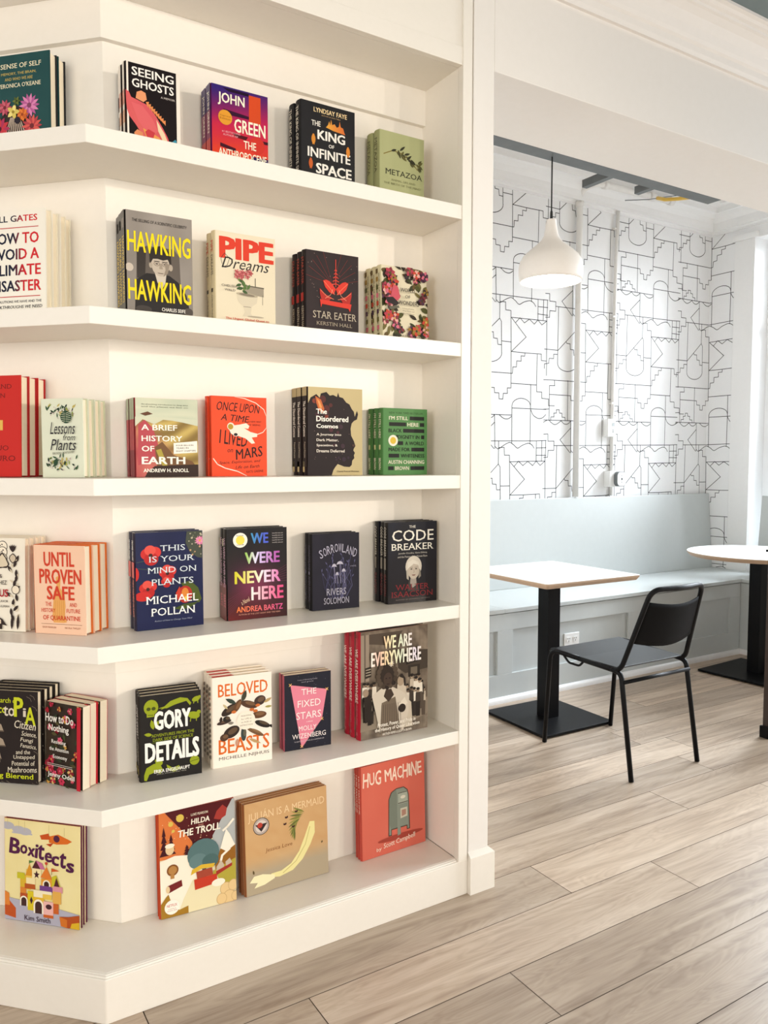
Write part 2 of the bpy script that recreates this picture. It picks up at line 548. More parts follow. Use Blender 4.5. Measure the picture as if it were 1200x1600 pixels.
# ceilings and crown mouldings
mb = MB()
mb.box(-4, -4.2, 2.792, 5.2, 0, 2.86)
o = mb.build('ceiling', M['ceil'])
structure(o, 'blue grey ceiling of the front room', 'ceiling')
mb = MB()
mb.box(.8, PT, 3.25, XW + .3, YW + .1, 3.3)
o = mb.build('ceiling_nook', M['white'])
structure(o, 'white ceiling above the nook', 'ceiling')

prof = [(0, 2.655), (.012, 2.655), (.018, 2.668), (.022, 2.684), (.030, 2.690), (.036, 2.70), (.046, 2.722), (.064, 2.744),
        (.084, 2.757), (.092, 2.760), (.094, 2.768), (.104, 2.772), (.112, 2.778), (.124, 2.782), (.124, 2.7915), (0, 2.7915)]
mb = MB()
mb.loft([[(x, -d, z) for d, z in prof] for x in (-1.0, 4.787)])
o = mb.build('trim_1', M['wall'])
structure(o, 'cream crown moulding along the front room ceiling', 'trim')

prof = [(0, 2.945), (.014, 2.945), (.014, 2.958), (.022, 2.968), (.034, 2.972), (.034, 2.962), (.052, 2.962), (.052, 2.985), (.058, 3.02), (.078, 3.05),
        (.105, 3.068), (.13, 3.072), (.13, 3.06), (.152, 3.06), (.152, 3.098), (.16, 3.104), (.20, 3.106), (.20, 3.094), (.222, 3.094), (.222, 3.128), (.235, 3.155), (.265, 3.178),
        (.30, 3.185), (.30, 3.172), (.325, 3.172), (.325, 3.215), (.345, 3.23), (.345, 3.2495), (0, 3.2495)]
mb = MB()
ring_l = [(.9, YW - d, z) for d, z in prof]
ring_c = [(XW - d, YW - d, z) for d, z in prof]
ring_r = [(XW - d, PT, z) for d, z in prof]
mb.loft([ring_l, ring_c, ring_r])
o = mb.build('trim_3', M['white'])
structure(o, 'white stepped crown moulding above the wallpaper', 'trim')

# ------------------------------------------------------------------ built-in bookcase
D = .195
S2 = math.sqrt(.5)
LL = .95                      # length of the angled left wing
TA = D * math.tan(R(22.5))
ZT = [2.0, 1.6195, 1.2465, .8725, .5012]
TH = .0385
BZ = .114


def wing(l, d):
    """point at distance l along the left wing's face and depth d"""
    return (-S2 * l + S2 * d, S2 * l + S2 * d)


def plan(x1, y0, y1, l=LL):
    """plan polygon of a shelf between depths y0 and y1, round the corner"""
    c0 = (y0 * math.tan(R(22.5)), y0)
    c1 = (y1 * math.tan(R(22.5)), y1)
    return [wing(l, y0), c0, (x1, y0), (x1, y1), c1, wing(l, y1)]


bc = tag(empty('built_in_bookcase', (.3, .1, 0)), 'cream built-in bookcase with an angled left wing and six shelves of books', 'bookcase')
off = Vector((-.3, -.1, 0))


def bcb(mb, name, mats=None, bevel=.002):
    mb.v = [tuple(Vector(p) + off) for p in mb.v]
    return mb.build(name, mats or M['paint'], bc, bevel=bevel)


mb = MB()
mb.prism(plan(1.02, D, D + .02), 0, 2.43)
bcb(mb, 'back_panel', bevel=0)
for z in ZT:
    mb = MB()
    mb.prism(plan(1.0, 0, D), z - TH, z)
    bcb(mb, 'shelf', bevel=.0015)
mb = MB()                      # bottom shelf with rounded nosing
mb.prism(plan(1.0, .012, D), .09, BZ)
mb.prism(plan(1.0, .004, .02), .09, BZ - .003)
mb.prism(plan(1.0, .008, .02), .09, BZ - .0008)
bcb(mb, 'shelf', bevel=.003)
mb = MB()
mb.prism(plan(1.036, 0, .02), 0, .1065)
bcb(mb, 'plinth', bevel=.0025)
mb = MB()
mb.box(1.0, .02, BZ, 1.02, D, 2.379)
bcb(mb, 'side_panel', bevel=0)
mb = MB()
mb.box(1.0, -.002, .1065, 1.0325, .02, 2.83)
bcb(mb, 'stile', bevel=.0015)
mb = MB()
mb.prism(plan(1.0, 0, .02), 2.379, 2.428)
bcb(mb, 'top_rail', bevel=.0015)
mb = MB()
mb.prism(plan(1.0, .004, .02), 2.428, 2.83)
bcb(mb, 'fascia', bevel=0)
mb = MB()
mb.prism(plan(1.0, 0.02, D), 2.379, 2.40)
bcb(mb, 'top_panel', bevel=0)
mb = MB()
mb.prism(plan(1.0, D - .016, D), 2.278, 2.379)
bcb(mb, 'back_rail', bevel=.001)
mb = MB()
mb.prism(plan(1.0, D - .006, D), ZT[3] - TH - .075, ZT[3] - TH)
bcb(mb, 'back_rail', bevel=.0006)

# ------------------------------------------------------------------ corner bench
BY, SZ = 1.375, .506
BX1 = 4.41
bn = tag(empty('corner_bench', (3.3, 1.6, 0)), 'pale sage corner bench with panelled front along the back wall', 'bench')
boff = Vector((-3.3, -1.6, 0))


def bnb(mb, name, mats, bevel=.0015):
    mb.v = [tuple(Vector(p) + boff) for p in mb.v]
    return mb.build(name, mats, bn, bevel=bevel)


def panel_front(mb, length, cuts, to):
    """face frame with recessed panels; to(u, d, z) -> world, u along, d into the bench"""
    def bx(u0, d0, z0, u1, d1, z1):
        c = [to(u, d, z) for z in (z0, z1) for d in (d0, d1) for u in (u0, u1)]
        mb.add(c, [(0, 2, 3, 1), (4, 5, 7, 6), (0, 1, 5, 4), (2, 6, 7, 3), (0, 4, 6, 2), (1, 3, 7, 5)])
    bx(0, .014, .02, length, .03, .48)
    bx(0, 0, .388, length, .014, .478)
    bx(0, 0, .02, length, .014, .152)
    for a, b in cuts:
        bx(a, 0, .152, b, .014, .388)


mb = MB()
X0 = 1.2
panel_front(mb, BX1 - X0, [(0, .1), (2.30 - X0, 2.405 - X0), (3.31 - X0, 3.415 - X0), (4.298 - X0, BX1 - X0)], lambda u, d, z: (X0 + u, BY + d, z))
bnb(mb, 'front_panel', M['sage'])
mb = MB()
panel_front(mb, 1.0, [(0, .09), (.50, .60), (.91, 1.0)], lambda u, d, z: (BX1 + d, BY - u, z))
bnb(mb, 'front_panel', M['sage'])
for x0, x1 in ((1.2, 2.339), (2.3405, BX1 - .012)):
    mb = MB()
    mb.box(x0, BY - .012, .484, x1, YW - .002, SZ)
    bnb(mb, 'seat_board', M['sage'])
mb = MB()
mb.box(BX1 - .0115, .375, .484, XW - .002, YW - .002, SZ)
bnb(mb, 'seat_board', M['sage'])
mb = MB()                      # leaning backrest on the back wall
mb.loft([[(x, 1.862, SZ), (x, 1.882, SZ), (x, 1.926, 1.055), (x, 1.904, 1.055)] for x in (1.2, XW - .004)])
bnb(mb, 'backrest', M['sage'], .003)
mb = MB()                      # second backrest in front of the window
mb.loft([[(XW - .085, y, SZ), (XW - .065, y, SZ), (XW - .012, y, 1.055), (XW - .034, y, 1.055)] for y in (1.46, .375)])
bnb(mb, 'backrest', M['sage'], .003)
mb = MB()
qr = [(0, 0), (0, .032), (-.006, .031), (-.012, .027), (-.016, .02), (-.018, .01), (-.018, 0)]
mb.loft([[(x, BY + d, z) for d, z in qr] for x in (1.2, BX1)])
mb.loft([[(BX1 + d, y, z) for d, z in qr] for y in (BY, .375)])
bnb(mb, 'base_moulding', M['white'], 0)

# electrical outlet in the bench front
ou = tag(empty('electrical_outlet', (2.853, BY + .014, .281)), 'white double electrical outlet in the bench front beside the square table post', 'outlet')
mb = MB()
mb.box(-.058, -.007, -.036, .058, 0, .036)
mb.build('cover_plate', M['plastic'], ou, bevel=.003)
for sx in (-.026, .026):
    mb = MB()
    mb.box(sx - .017, -.0095, -.014, sx + .017, -.0065, .014)
    mb.box(sx - .008, -.0102, .001, sx - .0055, -.009, .009, 1)
    mb.box(sx + .0055, -.0102, .001, sx + .008, -.009, .009, 1)
    mb.box(sx - .0025, -.0102, -.010, sx + .0025, -.009, -.005, 1)
    mb.build('socket', [M['plastic'], M['socket']], ou)


# ------------------------------------------------------------------ cafe tables
def top_mesh(outline, z1, th, inset):
    mb = MB()
    n = len(outline)
    cx = sum(p[0] for p in outline) / n
    cy = sum(p[1] for p in outline) / n

    def sc(k, dz):
        out = []
        for x, y in outline:
            l = math.hypot(x - cx, y - cy)
            f = (l - k) / l
            out.append((cx + (x - cx) * f, cy + (y - cy) * f, z1 - dz))
        return out
    top, e1, e2, bot = sc(.002, 0), sc(0, .002), sc(.002, .010), sc(inset, th)
    mb.add(top, [tuple(range(n))], 0)
    mb.loft([top, e1], 0, True, False)
    mb.loft([e1, e2, bot], 1, True, False)
    mb.add(bot, [tuple(range(n - 1, -1, -1))], 1)
    # loft winds outward for counter-clockwise outlines seen from above only when going up: flip by rebuilding normals
    return mb


def fix_normals(o):
    bm = bmesh.new()
    bm.from_mesh(o.data)
    bmesh.ops.remove_doubles(bm, verts=bm.verts, dist=1e-5)
    bmesh.ops.recalc_face_normals(bm, faces=bm.faces)
    bm.to_mesh(o.data)
    bm.free()


def round_rect(w, d, r, n=5):
    pts = []
    for cx, cy, a in ((w / 2 - r, d / 2 - r, 0), (-w / 2 + r, d / 2 - r, 90), (-w / 2 + r, -d / 2 + r, 180), (w / 2 - r, -d / 2 + r, 270)):
        for k in range(n + 1):
            t = R(a + 90 * k / n)
            pts.append((cx + r * math.cos(t), cy + r * math.sin(t)))
    return pts


def cafe_table(name, loc, rz, outline, ztop, base, post, label):
    t = tag(empty(name, loc, rz), label, 'table')
    o = top_mesh(outline, ztop, .026, .016).build('table_top', [M['laminate'], M['ply']], t)
    fix_normals(o)
    mb = MB()
    p = post / 2
    mb.box(-p, -p, .012, p, p, ztop - .026)
    mb.build('column', M['black'], t, bevel=.004)
    mb = MB()
    b = base / 2
    mb.box(-b, -b, .004, b, b, .016)
    for sx in (-1, 1):
        for sy in (-1, 1):
            mb.box(sx * (b - .03) - .012, sy * (b - .03) - .012, 0, sx * (b - .03) + .012, sy * (b - .03) + .012, .004)
    mb.build('base_plate', M['black'], t, bevel=.0015)
    return t


cafe_table('square_table', (2.36, 1.054, 0), R(-1.2), round_rect(0.6, 0.62, .012), 0.745, .445, .078,
           'square white cafe table with plywood edge and black post, behind the black chair')
circ = [(0.41 * math.cos(2 * math.pi * k / 64), 0.41 * math.sin(2 * math.pi * k / 64)) for k in range(64)]
cafe_table('round_table', (4.02, 1.0, 0), R(3), circ, 0.745, .475, .078,
           'round white cafe table with black post, cut by the right edge of the photo')

# ------------------------------------------------------------------ chair (faces +y, back towards the camera)
ch = tag(empty('metal_chair', (2.32, .55, 0)), 'black metal chair with curved back panel drawn up to the square table', 'chair')
co = Vector((-2.32, -.55, 0))


def chb(mb, name, m, smooth=True, bevel=0., parent=None):
    mb.v = [tuple(Vector(p) + co) for p in mb.v]
    return mb.build(name, m, parent or ch, smooth=smooth, bevel=bevel)


XL, XR = 2.105, 2.512          # side rails at the back, splaying towards the front
XLF, XRF = 2.113, 2.548
TR = .0105
for x, xm, xf in ((XLF, .45 * XL + .55 * XLF, 2.114), (XRF, .45 * XR + .55 * XRF, 2.548)):
    mb = MB()
    mb.tube(rounded([(xm, .60, .436), (x, .783, .440), (xf, .816, .002)], .05), TR)
    chb(mb, 'leg', M['black'])
for x, xf in ((XL, 2.094), (XR, 2.508)):
    mb = MB()
    mb.tube(rounded([(x, .42, .432), (x, .368, .425), (xf, .297, .002)], .035), TR)
    chb(mb, 'leg', M['black'])
mb = MB()                      # one bent tube: side rail, back upright, top bar, down again
xa, xb = 2.118, 2.432
ztp, ytp = 0.785, 0.237
mb.tube(rounded([(.4 * XL + .6 * XLF, .62, .436), (XL, .375, .430), (xa, ytp, ztp), ((xa + xb) / 2, ytp - .03, ztp + .002), (xb, ytp, ztp), (XR, .375, .430), (.4 * XR + .6 * XRF, .62, .436)], .045, 8), TR)
chb(mb, 'back_frame', M['black'])
# curved back panel stretched between the uprights
mb = MB()
n, k = 14, 8
for side in (0, 1):
    vs = []
    for j in range(k + 1):
        v = j / k
        for i in range(n + 1):
            u = i / n
            s_ = .36 + .50 * v                       # position along the upright, 0 seat .. 1 top
            sag = math.sin(math.pi * u)
            s_ -= (.07 if v < .5 else .05) * sag * (1 - 0 * v)
            x0_, x1_ = XL + (xa - XL) * s_, XR + (xb - XR) * s_
            y_ = .375 + (ytp - .375) * s_
            z_ = .430 + (ztp - .430) * s_
            vs.append((x0_ + (x1_ - x0_) * u, y_ - .035 * sag + (.0025 if side else -.0025), z_))
    fs = []
    for j in range(k):
        for i in range(n):
            q = (j * (n + 1) + i, j * (n + 1) + i + 1, (j + 1) * (n + 1) + i + 1, (j + 1) * (n + 1) + i)
            fs.append(q if not side else q[::-1])
    mb.add(vs, fs)
half = (n + 1) * (k + 1)
rim = [i for i in range(n + 1)] + [j * (n + 1) + n for j in range(1, k + 1)] + [k * (n + 1) + i for i in range(n - 1, -1, -1)] + [j * (n + 1) for j in range(k - 1, 0, -1)]
mb.f += [(rim[i], rim[(i + 1) % len(rim)], rim[(i + 1) % len(rim)] + half, rim[i] + half) for i in range(len(rim))]
mb.m += [0] * len(rim)
o = chb(mb, 'back_panel', M['mesh'])
fix_normals(o)
mb = MB()                      # seat sheet with rolled front edge
rows = [(.385, .446), (.45, .445), (.60, .443), (.72, .447), (.765, .449), (.785, .444), (.796, .432)]
tp = lambda y: (XL + (XLF - XL) * (y - .385) / .4 + .004, XR + (XRF - XR) * (y - .385) / .4 - .004)
mb.loft([[(tp(y)[0], y, z), (tp(y)[1], y, z), (tp(y)[1], y, z - .006), (tp(y)[0], y, z - .006)] for y, z in rows])
o = chb(mb, 'seat', M['chairseat'], smooth=False, bevel=.001)
fix_normals(o)
mb = MB()
mb.tube([(2.102, .352, .392), (2.512, .352, .392)], .008)
chb(mb, 'stretcher', M['black'])
mb = MB()
mb.tube([(XLF, .78, .425), (XRF, .78, .425)], .008)
chb(mb, 'stretcher', M['black'])
mb = MB()
mb.tube(rounded([(XLF - .002, .70, .432), (XLF - .004, .665, .405), (XL + .002, .60, .405), (XL + .004, .575, .432)], .012), .005)
chb(mb, 'linking_bracket', M['black'])

# ------------------------------------------------------------------ dark panel stand at the right edge
ps = tag(empty('dark_wood_screen', (3.272, .315, 0)), 'dark brown wooden screen with black metal corners at the right edge', 'screen')
mb = MB()
mb.box(-.238, -.018, .012, .30, .018, .872)
mb.build('panel', M['brown'], ps, bevel=.002)
for (x0_, x1_, z0, z1) in ((-.252, -.238, 0, .055), (-.246, -.215, .8715, .882), (.27, .302, 0, .012)):
    mb = MB()
    mb.box(x0_, -.024, z0, x1_, .024, z1)
    if z1 == .055:
        mb.add([(-.2381, -.024, 0), (-.215, -.024, 0), (-.215, .024, 0), (-.2381, .024, 0), (-.2381, -.024, .012), (-.215, -.024, .012), (-.215, .024, .012), (-.2381, .024, .012)],
               [(3, 2, 1, 0), (4, 5, 6, 7), (0, 1, 5, 4), (1, 2, 6, 5), (2, 3, 7, 6), (3, 0, 4, 7)])
    mb.build('corner_bracket', M['black'], ps, bevel=.001)

# ------------------------------------------------------------------ pendant lamp
PEX, PEY, PEZ = (1.69, 0.37, 1.945)
pl = tag(empty('pendant_lamp', (PEX, PEY, PEZ)), 'white bell shaped pendant lamp on a black cord in the opening', 'lamp')
prof = [(.018, .222), (.0176, .2215), (.0215, .19), (.0265, .165), (.036, .148), (.052, .133), (.078, .112), (.1, .092), (.112, .072), (.1165, .05),
        (.1165, .03), (.114, .012), (.1115, 0)]
inner = [(r - .003, z) for r, z in reversed(prof)]
mb = MB()
mb.lathe(prof[::-1] + [(.018, .222)] , 0, 0, 48)
mb.lathe(inner, 0, 0, 48)
mb.lathe([(.1115, 0), (.1085, 0)], 0, 0, 48)
mb.lathe([(.018, .222), (.0005, .222)], 0, 0, 48)
o = mb.build('lamp_shade', M['shade'], pl, smooth=True)
fix_normals(o)
mb = MB()
mb.lathe([(.0005, .256), (.003, .256), (.0045, .25), (.005, .235), (.0055, .222), (.0005, .222)], 0, 0, 16)
mb.build('cord_grip', M['cord'], pl, smooth=True)
mb = MB()
mb.tube([(0, 0, .25), (0, 0, 2.47 - PEZ)], .0026, 8)
mb.build('cord', M['cord'], pl, smooth=True)
mb = MB()
mb.lathe([(.0005, .012), (.03, .013), (.07, .018), (.098, .026), (.1085, .036)], 0, 0, 40)
mb.build('bulb', M['bulb'], pl, smooth=True)
lp = bpy.data.lights.new('pendant_light', 'POINT')
lp.energy = 2.5
lp.color = (1, .9, .76)
lp.shadow_soft_size = .06
lo = bpy.data.objects.new('pendant_light', lp)
COL.objects.link(lo)
lo.parent = pl
lo.location = (0, 0, -.02)

# ------------------------------------------------------------------ steel framing, pipes and wall devices in the nook
mb = MB()
tk = tag(empty('steel_track', (1.86, .37, 2.391)), 'long grey steel stud track behind the header', 'track')
mb.box(-.75, -.0335, 0, .765, .030, .003)
mb.box(-.75, -.0335, .003, .765, -.030, .06)
mb.box(-.75, .027, .003, .765, .030, .035)
mb.build('channel', M['steel'], tk)
for x, y1, lab in ((2.035, .545, 'left and longer'), (2.275, .485, 'right and shorter')):
    st = tag(empty('steel_stub', (x, .40, 2.394)), 'steel stud stub sticking out of the track, %s of the two' % lab, 'stud', 'steel stubs on the track')
    mb = MB()
    mb.box(-.013, 0, .0, .013, y1 - .40, .003)
    mb.box(-.013, 0, .003, -.010, y1 - .40, .03)
    mb.box(.010, 0, .003, .013, y1 - .40, .03)
    mb.build('channel', M['steel'], st)

PY = YW - .03
pp = tag(empty('wall_pipe', (3.405, PY, 1.06)), 'thick white pipe rising up the papered wall and turning along the crown', 'pipe')
PO = Vector((3.405, PY, 1.06))
mb = MB()
mb.tube([Vector(p) - PO for p in rounded([(3.405, PY, 1.06), (3.405, PY, 3.03), (3.412, 1.79, 3.045), (4.12, 1.772, 3.045)], .06)], .021, 12)
mb.build('riser', M['pipe'], pp, smooth=True)
for p, q in (((3.405, PY, 2.93), (3.405, PY, 2.96)), ((3.48, 1.788, 3.045), (3.51, 1.787, 3.045)), ((3.90, 1.778, 3.045), (3.95, 1.777, 3.045)), ((4.09, 1.773, 3.045), (4.13, 1.772, 3.045))):
    mb = MB()
    mb.tube([Vector(a) - PO for a in (p, q)], .027, 12)
    mb.build('coupling', M['pipe'], pp, smooth=True)

cd = tag(empty('thin_conduit', (3.757, YW - .014, 1.06)), 'thin white conduit running up the papered wall past the thermostat', 'conduit')
mb = MB()
mb.tube([(0, 0, 0), (0, 0, .9), (.004, -.004, 1.6), (.012, -.012, 1.97)], .0125, 10)
mb.build('tube', M['pipe'], cd, smooth=True)
for z in (.62, 1.2, 1.78):
    mb = MB()
    mb.box(-.02, -.012, z, .02, .013, z + .012)
    mb.build('clip', M['pipe'], cd, bevel=.002)

th = tag(empty('thermostat', (3.722, YW - .026, 1.518)), 'white wall thermostat with small grey display', 'thermostat')
mb = MB()
mb.box(-.04, -.02, -.06, .04, .025, .06)
mb.build('case', M['plastic'], th, bevel=.006)
mb = MB()
mb.box(.0, -.0215, .012, .024, -.0195, .036)
mb.build('display', M['screen'], th)
for z in (-.014, -.026):
    mb = MB()
    mb.box(.005, -.0225, z - .003, .017, -.0195, z + .003)
    mb.build('button', M['screen'], th, bevel=.0008)

jb = tag(empty('junction_box', (3.757, YW - .055, 1.174)), 'white square junction box with round grey dial on the conduit', 'junction box')
mb = MB()
mb.box(-.058, -.0, -.054, .05, .054, .054)
mb.build('case', M['plastic'], jb, bevel=.004)
mb = MB()
rr = round_rect(.088, .1, .03)
mb.loft([[(x + .025, -.001, z) for x, z in rr], [(x + .025, -.028, z) for x, z in rr]])
o = mb.build('dial_body', M['darkgrey'], jb)
fix_normals(o)
mb = MB()
rr2 = round_rect(.08, .092, .027)
mb.loft([[(x + .025, -.0275, z) for x, z in rr2], [(x + .025, -.031, z) for x, z in rr2]])
o = mb.build('dial_face', M['plastic'], jb)
fix_normals(o)
mb = MB()
mb.box(.021, -.0325, -.008, .029, -.0308, .008)
mb.box(.018, -.0325, -.003, .032, -.0308, .003)
mb.box(.023, -.0325, .018, .027, -.0308, .026)
mb.box(.023, -.0325, -.026, .027, -.0308, -.018)
mb.build('dial_mark', M['darkgrey'], jb)

cb_ = tag(empty('hanging_wire', (3.77, YW - .04, 3.03)), 'thin grey wire sagging from conduit top up to the steel track', 'wire')
mb = MB()
mb.tube([(0, .01, .0), (.10, -.15, -.02), (.12, -.42, -.06), (.03, -.72, -.12), (-.30, -1.05, -.28), (-.85, -1.35, -.48), (-1.215, -1.505, -.615)], .0028, 6)
mb.build('strand', M['darkgrey'], cb_, smooth=True)

ys = tag(empty('yellow_cable', (2.49, .43, 2.42)), 'bent yellow cable sleeve hanging off the steel track', 'cable')
YP = [(2.59, 0.395, 2.409), (2.606, 0.42, 2.432), (2.643, 0.5, 2.452), (2.686, 0.6, 2.481), (2.722, 0.7, 2.512), (2.766, 0.78, 2.549)]
mb = MB()
mb.tube([tuple(Vector(p) - Vector((2.49, .43, 2.42))) for p in YP], .0085, 10)
mb.build('sleeve', M['yellow'], ys, smooth=True)

# ------------------------------------------------------------------ book printing helpers
_txt = {}


def text_mesh(s, bold=0., shear=0.):
    key = (s, bold, shear)
    if key not in _txt:
        c = bpy.data.curves.new('lettering', 'FONT')
        c.body = s
        c.size = 1
        c.shear = shear
        c.resolution_u = 2
        c.fill_mode = 'FRONT'
        o = bpy.data.objects.new('lettering', c)
        me = o.to_mesh()
        vs = [(v.co.x, v.co.y) for v in me.vertices]
        fs = [tuple(p.vertices) for p in me.polygons]
        o.to_mesh_clear()
        bpy.data.objects.remove(o)
        bpy.data.curves.remove(c)
        _txt[key] = (vs, fs)
    return _txt[key]


def serifs(txt):
    """small feet and caps for the straight stems of capital letters"""
    vs, fs = text_mesh(txt)
    cnt = {}
    for f in fs:
        for i in range(len(f)):
            e = tuple(sorted((f[i], f[(i + 1) % len(f)])))
            cnt[e] = cnt.get(e, 0) + 1
    ya, yb = min(v[1] for v in vs), max(v[1] for v in vs)
    # flat tops and bottoms sit a hair inside the round letters' overshoot
    lo = [v[1] for v in vs if v[1] < ya + .03]
    out, q = [], []
    for (a, b), n in cnt.items():
        if n != 1:
            continue
        (x0, y0), (x1, y1) = vs[a], vs[b]
        if abs(y0 - y1) > .004 or not .03 < abs(x1 - x0) < .2:
            continue
        xm0, xm1 = min(x0, x1) - .05, max(x0, x1) + .05
        if y0 < ya + .03:
            yq0, yq1 = y0, y0 + .032
        elif y0 > yb - .03:
            yq0, yq1 = y0 - .032, y0
        else:
            continue
        o = len(out)
        out += [(xm0, yq0), (xm1, yq0), (xm1, yq1), (xm0, yq1)]
        q.append((o, o + 1, o + 2, o + 3))
    return out, q


def tone(c):
    """printing ink: sRGB to linear, a touch denser than the screen value"""
    q = rgb(c) if isinstance(c, str) else rgb(*c)
    return tuple(x ** 1.12 for x in q[:3]) + (1.0,)


class Cover:
    """front cover art in fractions: x from the spine edge, v from the top"""

    def __init__(s, w, h, t, base, spine, back, hard, edge=None, vs=1.0):
        s.w, s.h, s.t = w, h, t
        s.vs = vs
        s.serif = False
        s.a = h / w * vs
        s.mb = MB()
        s.e = .00012
        s.rnd = random.Random(len(base) * 7 + int(w * 1000))
        s.hard = hard
        b = s.b = .0028 if hard else .0007
        bul = s.bul = .0022 if hard else .0
        r = .0045 if hard else .0012
        prof = [(w, 0), (r, 0)]
        for k in range(1, 4):
            a = R(90 * k / 4)
            prof.append((r - r * math.sin(a), r - r * math.cos(a)))
        m_ = 6
        for k in range(m_ + 1):
            u = k / m_
            prof.append((-bul * math.sin(math.pi * u), r + (t - 2 * r) * u))
        for k in range(1, 4):
            a = R(90 * k / 4)
            prof.append((r - r * math.cos(a), t - r + r * math.sin(a)))
        prof += [(r, t), (w, t), (w, t - b), (b + .001, t - b), (b + .001, b), (w, b)]
        cf, cs, ck = tone(base), tone(spine), tone(back)
        n = len(prof)
        # colour by region: front / spine / back
        segs = [i for i in range(n)]
        for i in segs:
            j = (i + 1) % n
            (x0, y0), (x1, y1) = prof[i], prof[j]
            mx_, my_ = (x0 + x1) / 2, (y0 + y1) / 2
            c = cs if mx_ < r * .8 else (cf if my_ < t / 2 else ck)
            if edge and mx_ > w - 1e-4:
                c = tone(edge)
            s.mb.add([(x0, y0, 0), (x1, y1, 0), (x1, y1, h), (x0, y0, h)], [(3, 2, 1, 0)], 0, c)
        ce = tone(edge) if edge else cs
        s.mb.add([(x, y, h) for x, y in prof], [tuple(range(n - 1, -1, -1))], 0, ce)
        s.mb.add([(x, y, 0) for x, y in prof], [tuple(range(n))], 0, ce)

    def _put(s, pts, faces, c):
        """pts in (x, v) fractions"""
        pts = [(min(max(x, .004), 1), min(max(v, 0), 1)) for x, v in pts]
        if callable(c):
            cols = [tone(c(x, v)) for x, v in pts]
        else:
            cols = tone(c)
        vs = [(x * s.w, -s.e, (1 - v * s.vs) * s.h) for x, v in pts]
        s.mb.add(vs, faces, 0, cols)
        s.e += .00003

    def P(s, pts, c):
        s._put(pts, [tuple(range(len(pts)))], c)

    def Rc(s, x0, v0, x1, v1, c):
        s.P([(x0, v1), (x1, v1), (x1, v0), (x0, v0)], c)

    def G(s, c, nx=24, nv=32, x0=.012, v0=.0, x1=1., v1=1.):
        pts = [(x0 + (x1 - x0) * i / nx, v0 + (v1 - v0) * j / nv) for j in range(nv + 1) for i in range(nx + 1)]
        fs = [(j * (nx + 1) + i, (j + 1) * (nx + 1) + i, (j + 1) * (nx + 1) + i + 1, j * (nx + 1) + i + 1) for j in range(nv) for i in range(nx)]
        s._put(pts, fs, c)

    def E(s, x, v, rx, c, ry=None, rot=0., n=20):
        """ellipse; rx, ry in fractions of the width"""
        ry = rx if ry is None else ry
        a = R(rot)
        pts = []
        for k in range(n):
            t = 2 * math.pi * k / n
            px, py = rx * math.cos(t), ry * math.sin(t)
            pts.append((x + px * math.cos(a) - py * math.sin(a), v - (px * math.sin(a) + py * math.cos(a)) / s.a))
        s.P(pts, c)

    def arch(s, x0, v0, x1, v1, c):
        r = (x1 - x0) / 2
        pts = [(x0, v1), (x1, v1)]
        for k in range(9):
            t = math.pi * k / 8
            pts.append(((x0 + x1) / 2 + r * math.cos(t), v0 + r / s.a - r * math.sin(t) / s.a))
        s.P(pts, c)

    def leaf(s, x, v, l, wd, ang, c):
        a = R(ang)
        pts = []
        for u, q in ((0, 0), (.25, .8), (.5, 1), (.75, .7), (1, 0), (.75, -.7), (.5, -1), (.25, -.8)):
            px, py = u * l, q * wd / 2
            pts.append((x + px * math.cos(a) - py * math.sin(a), v - (px * math.sin(a) + py * math.cos(a)) / s.a))
        s.P(pts, c)

    def L(s, pts, wd, c):
        """polyline stroke, width as a fraction of the cover width"""
        vs, fs = [], []
        for (x0, v0), (x1, v1) in zip(pts[:-1], pts[1:]):
            dx, dy = x1 - x0, (v1 - v0) * s.a
            l = math.hypot(dx, dy) or 1
            nx, ny = -dy / l * wd / 2, dx / l * wd / 2
            ex, ey = dx / l * wd * .3, dy / l * wd * .3
            o = len(vs)
            vs += [(x0 - ex + nx, v0 + (ny - ey) / s.a), (x1 + ex + nx, v1 + (ny + ey) / s.a), (x1 + ex - nx, v1 + (ey - ny) / s.a), (x0 - ex - nx, v0 + (-ey - ny) / s.a)]
            fs.append((o, o + 1, o + 2, o + 3))
        s._put(vs, fs, c)

    def T(s, txt, x0, v0, x1, v1, c, b=.0, it=0., rot=0.):
        """lettering stretched into the box"""
        vs, fs = text_mesh(txt, 0., it)
        if not vs:
            return
        sv = serifs(txt) if s.serif and txt.upper() == txt and not it else None
        xa, xb = min(v[0] for v in vs), max(v[0] for v in vs)
        ya, yb = min(v[1] for v in vs), max(v[1] for v in vs)
        cx, cv = (x0 + x1) / 2, (v0 + v1) / 2
        a = R(rot)

        def place(q):
            out = []
            for x, y in q:
                px = x0 + (x - xa) / (xb - xa) * (x1 - x0) - cx
                py = (v1 - (y - ya) / (yb - ya) * (v1 - v0) - cv) * s.a
                out.append((cx + px * math.cos(a) + py * math.sin(a), cv + (py * math.cos(a) - px * math.sin(a)) / s.a))
            return out
        pts = place(vs)
        if sv and sv[0]:
            s._put(place(sv[0]), sv[1], c)
            s.e -= .000018
        # heavier strokes: slightly shifted copies printed over one another
        sh = [(0, 0)]
        if b > .014:
            sh += [(-1, .5), (1, .5), (0, -.6), (-1, -.5), (1, -.5), (0, .6)]
        elif b > .004:
            sh += [(-1, .3), (1, -.3)]
        kx, kv = b * (x1 - x0) / (xb - xa), b * (v1 - v0) / (yb - ya)
        for dx, dv in sh:
            s._put([(x + dx * kx, v + dv * kv) for x, v in pts], fs, c)
            s.e -= .000018

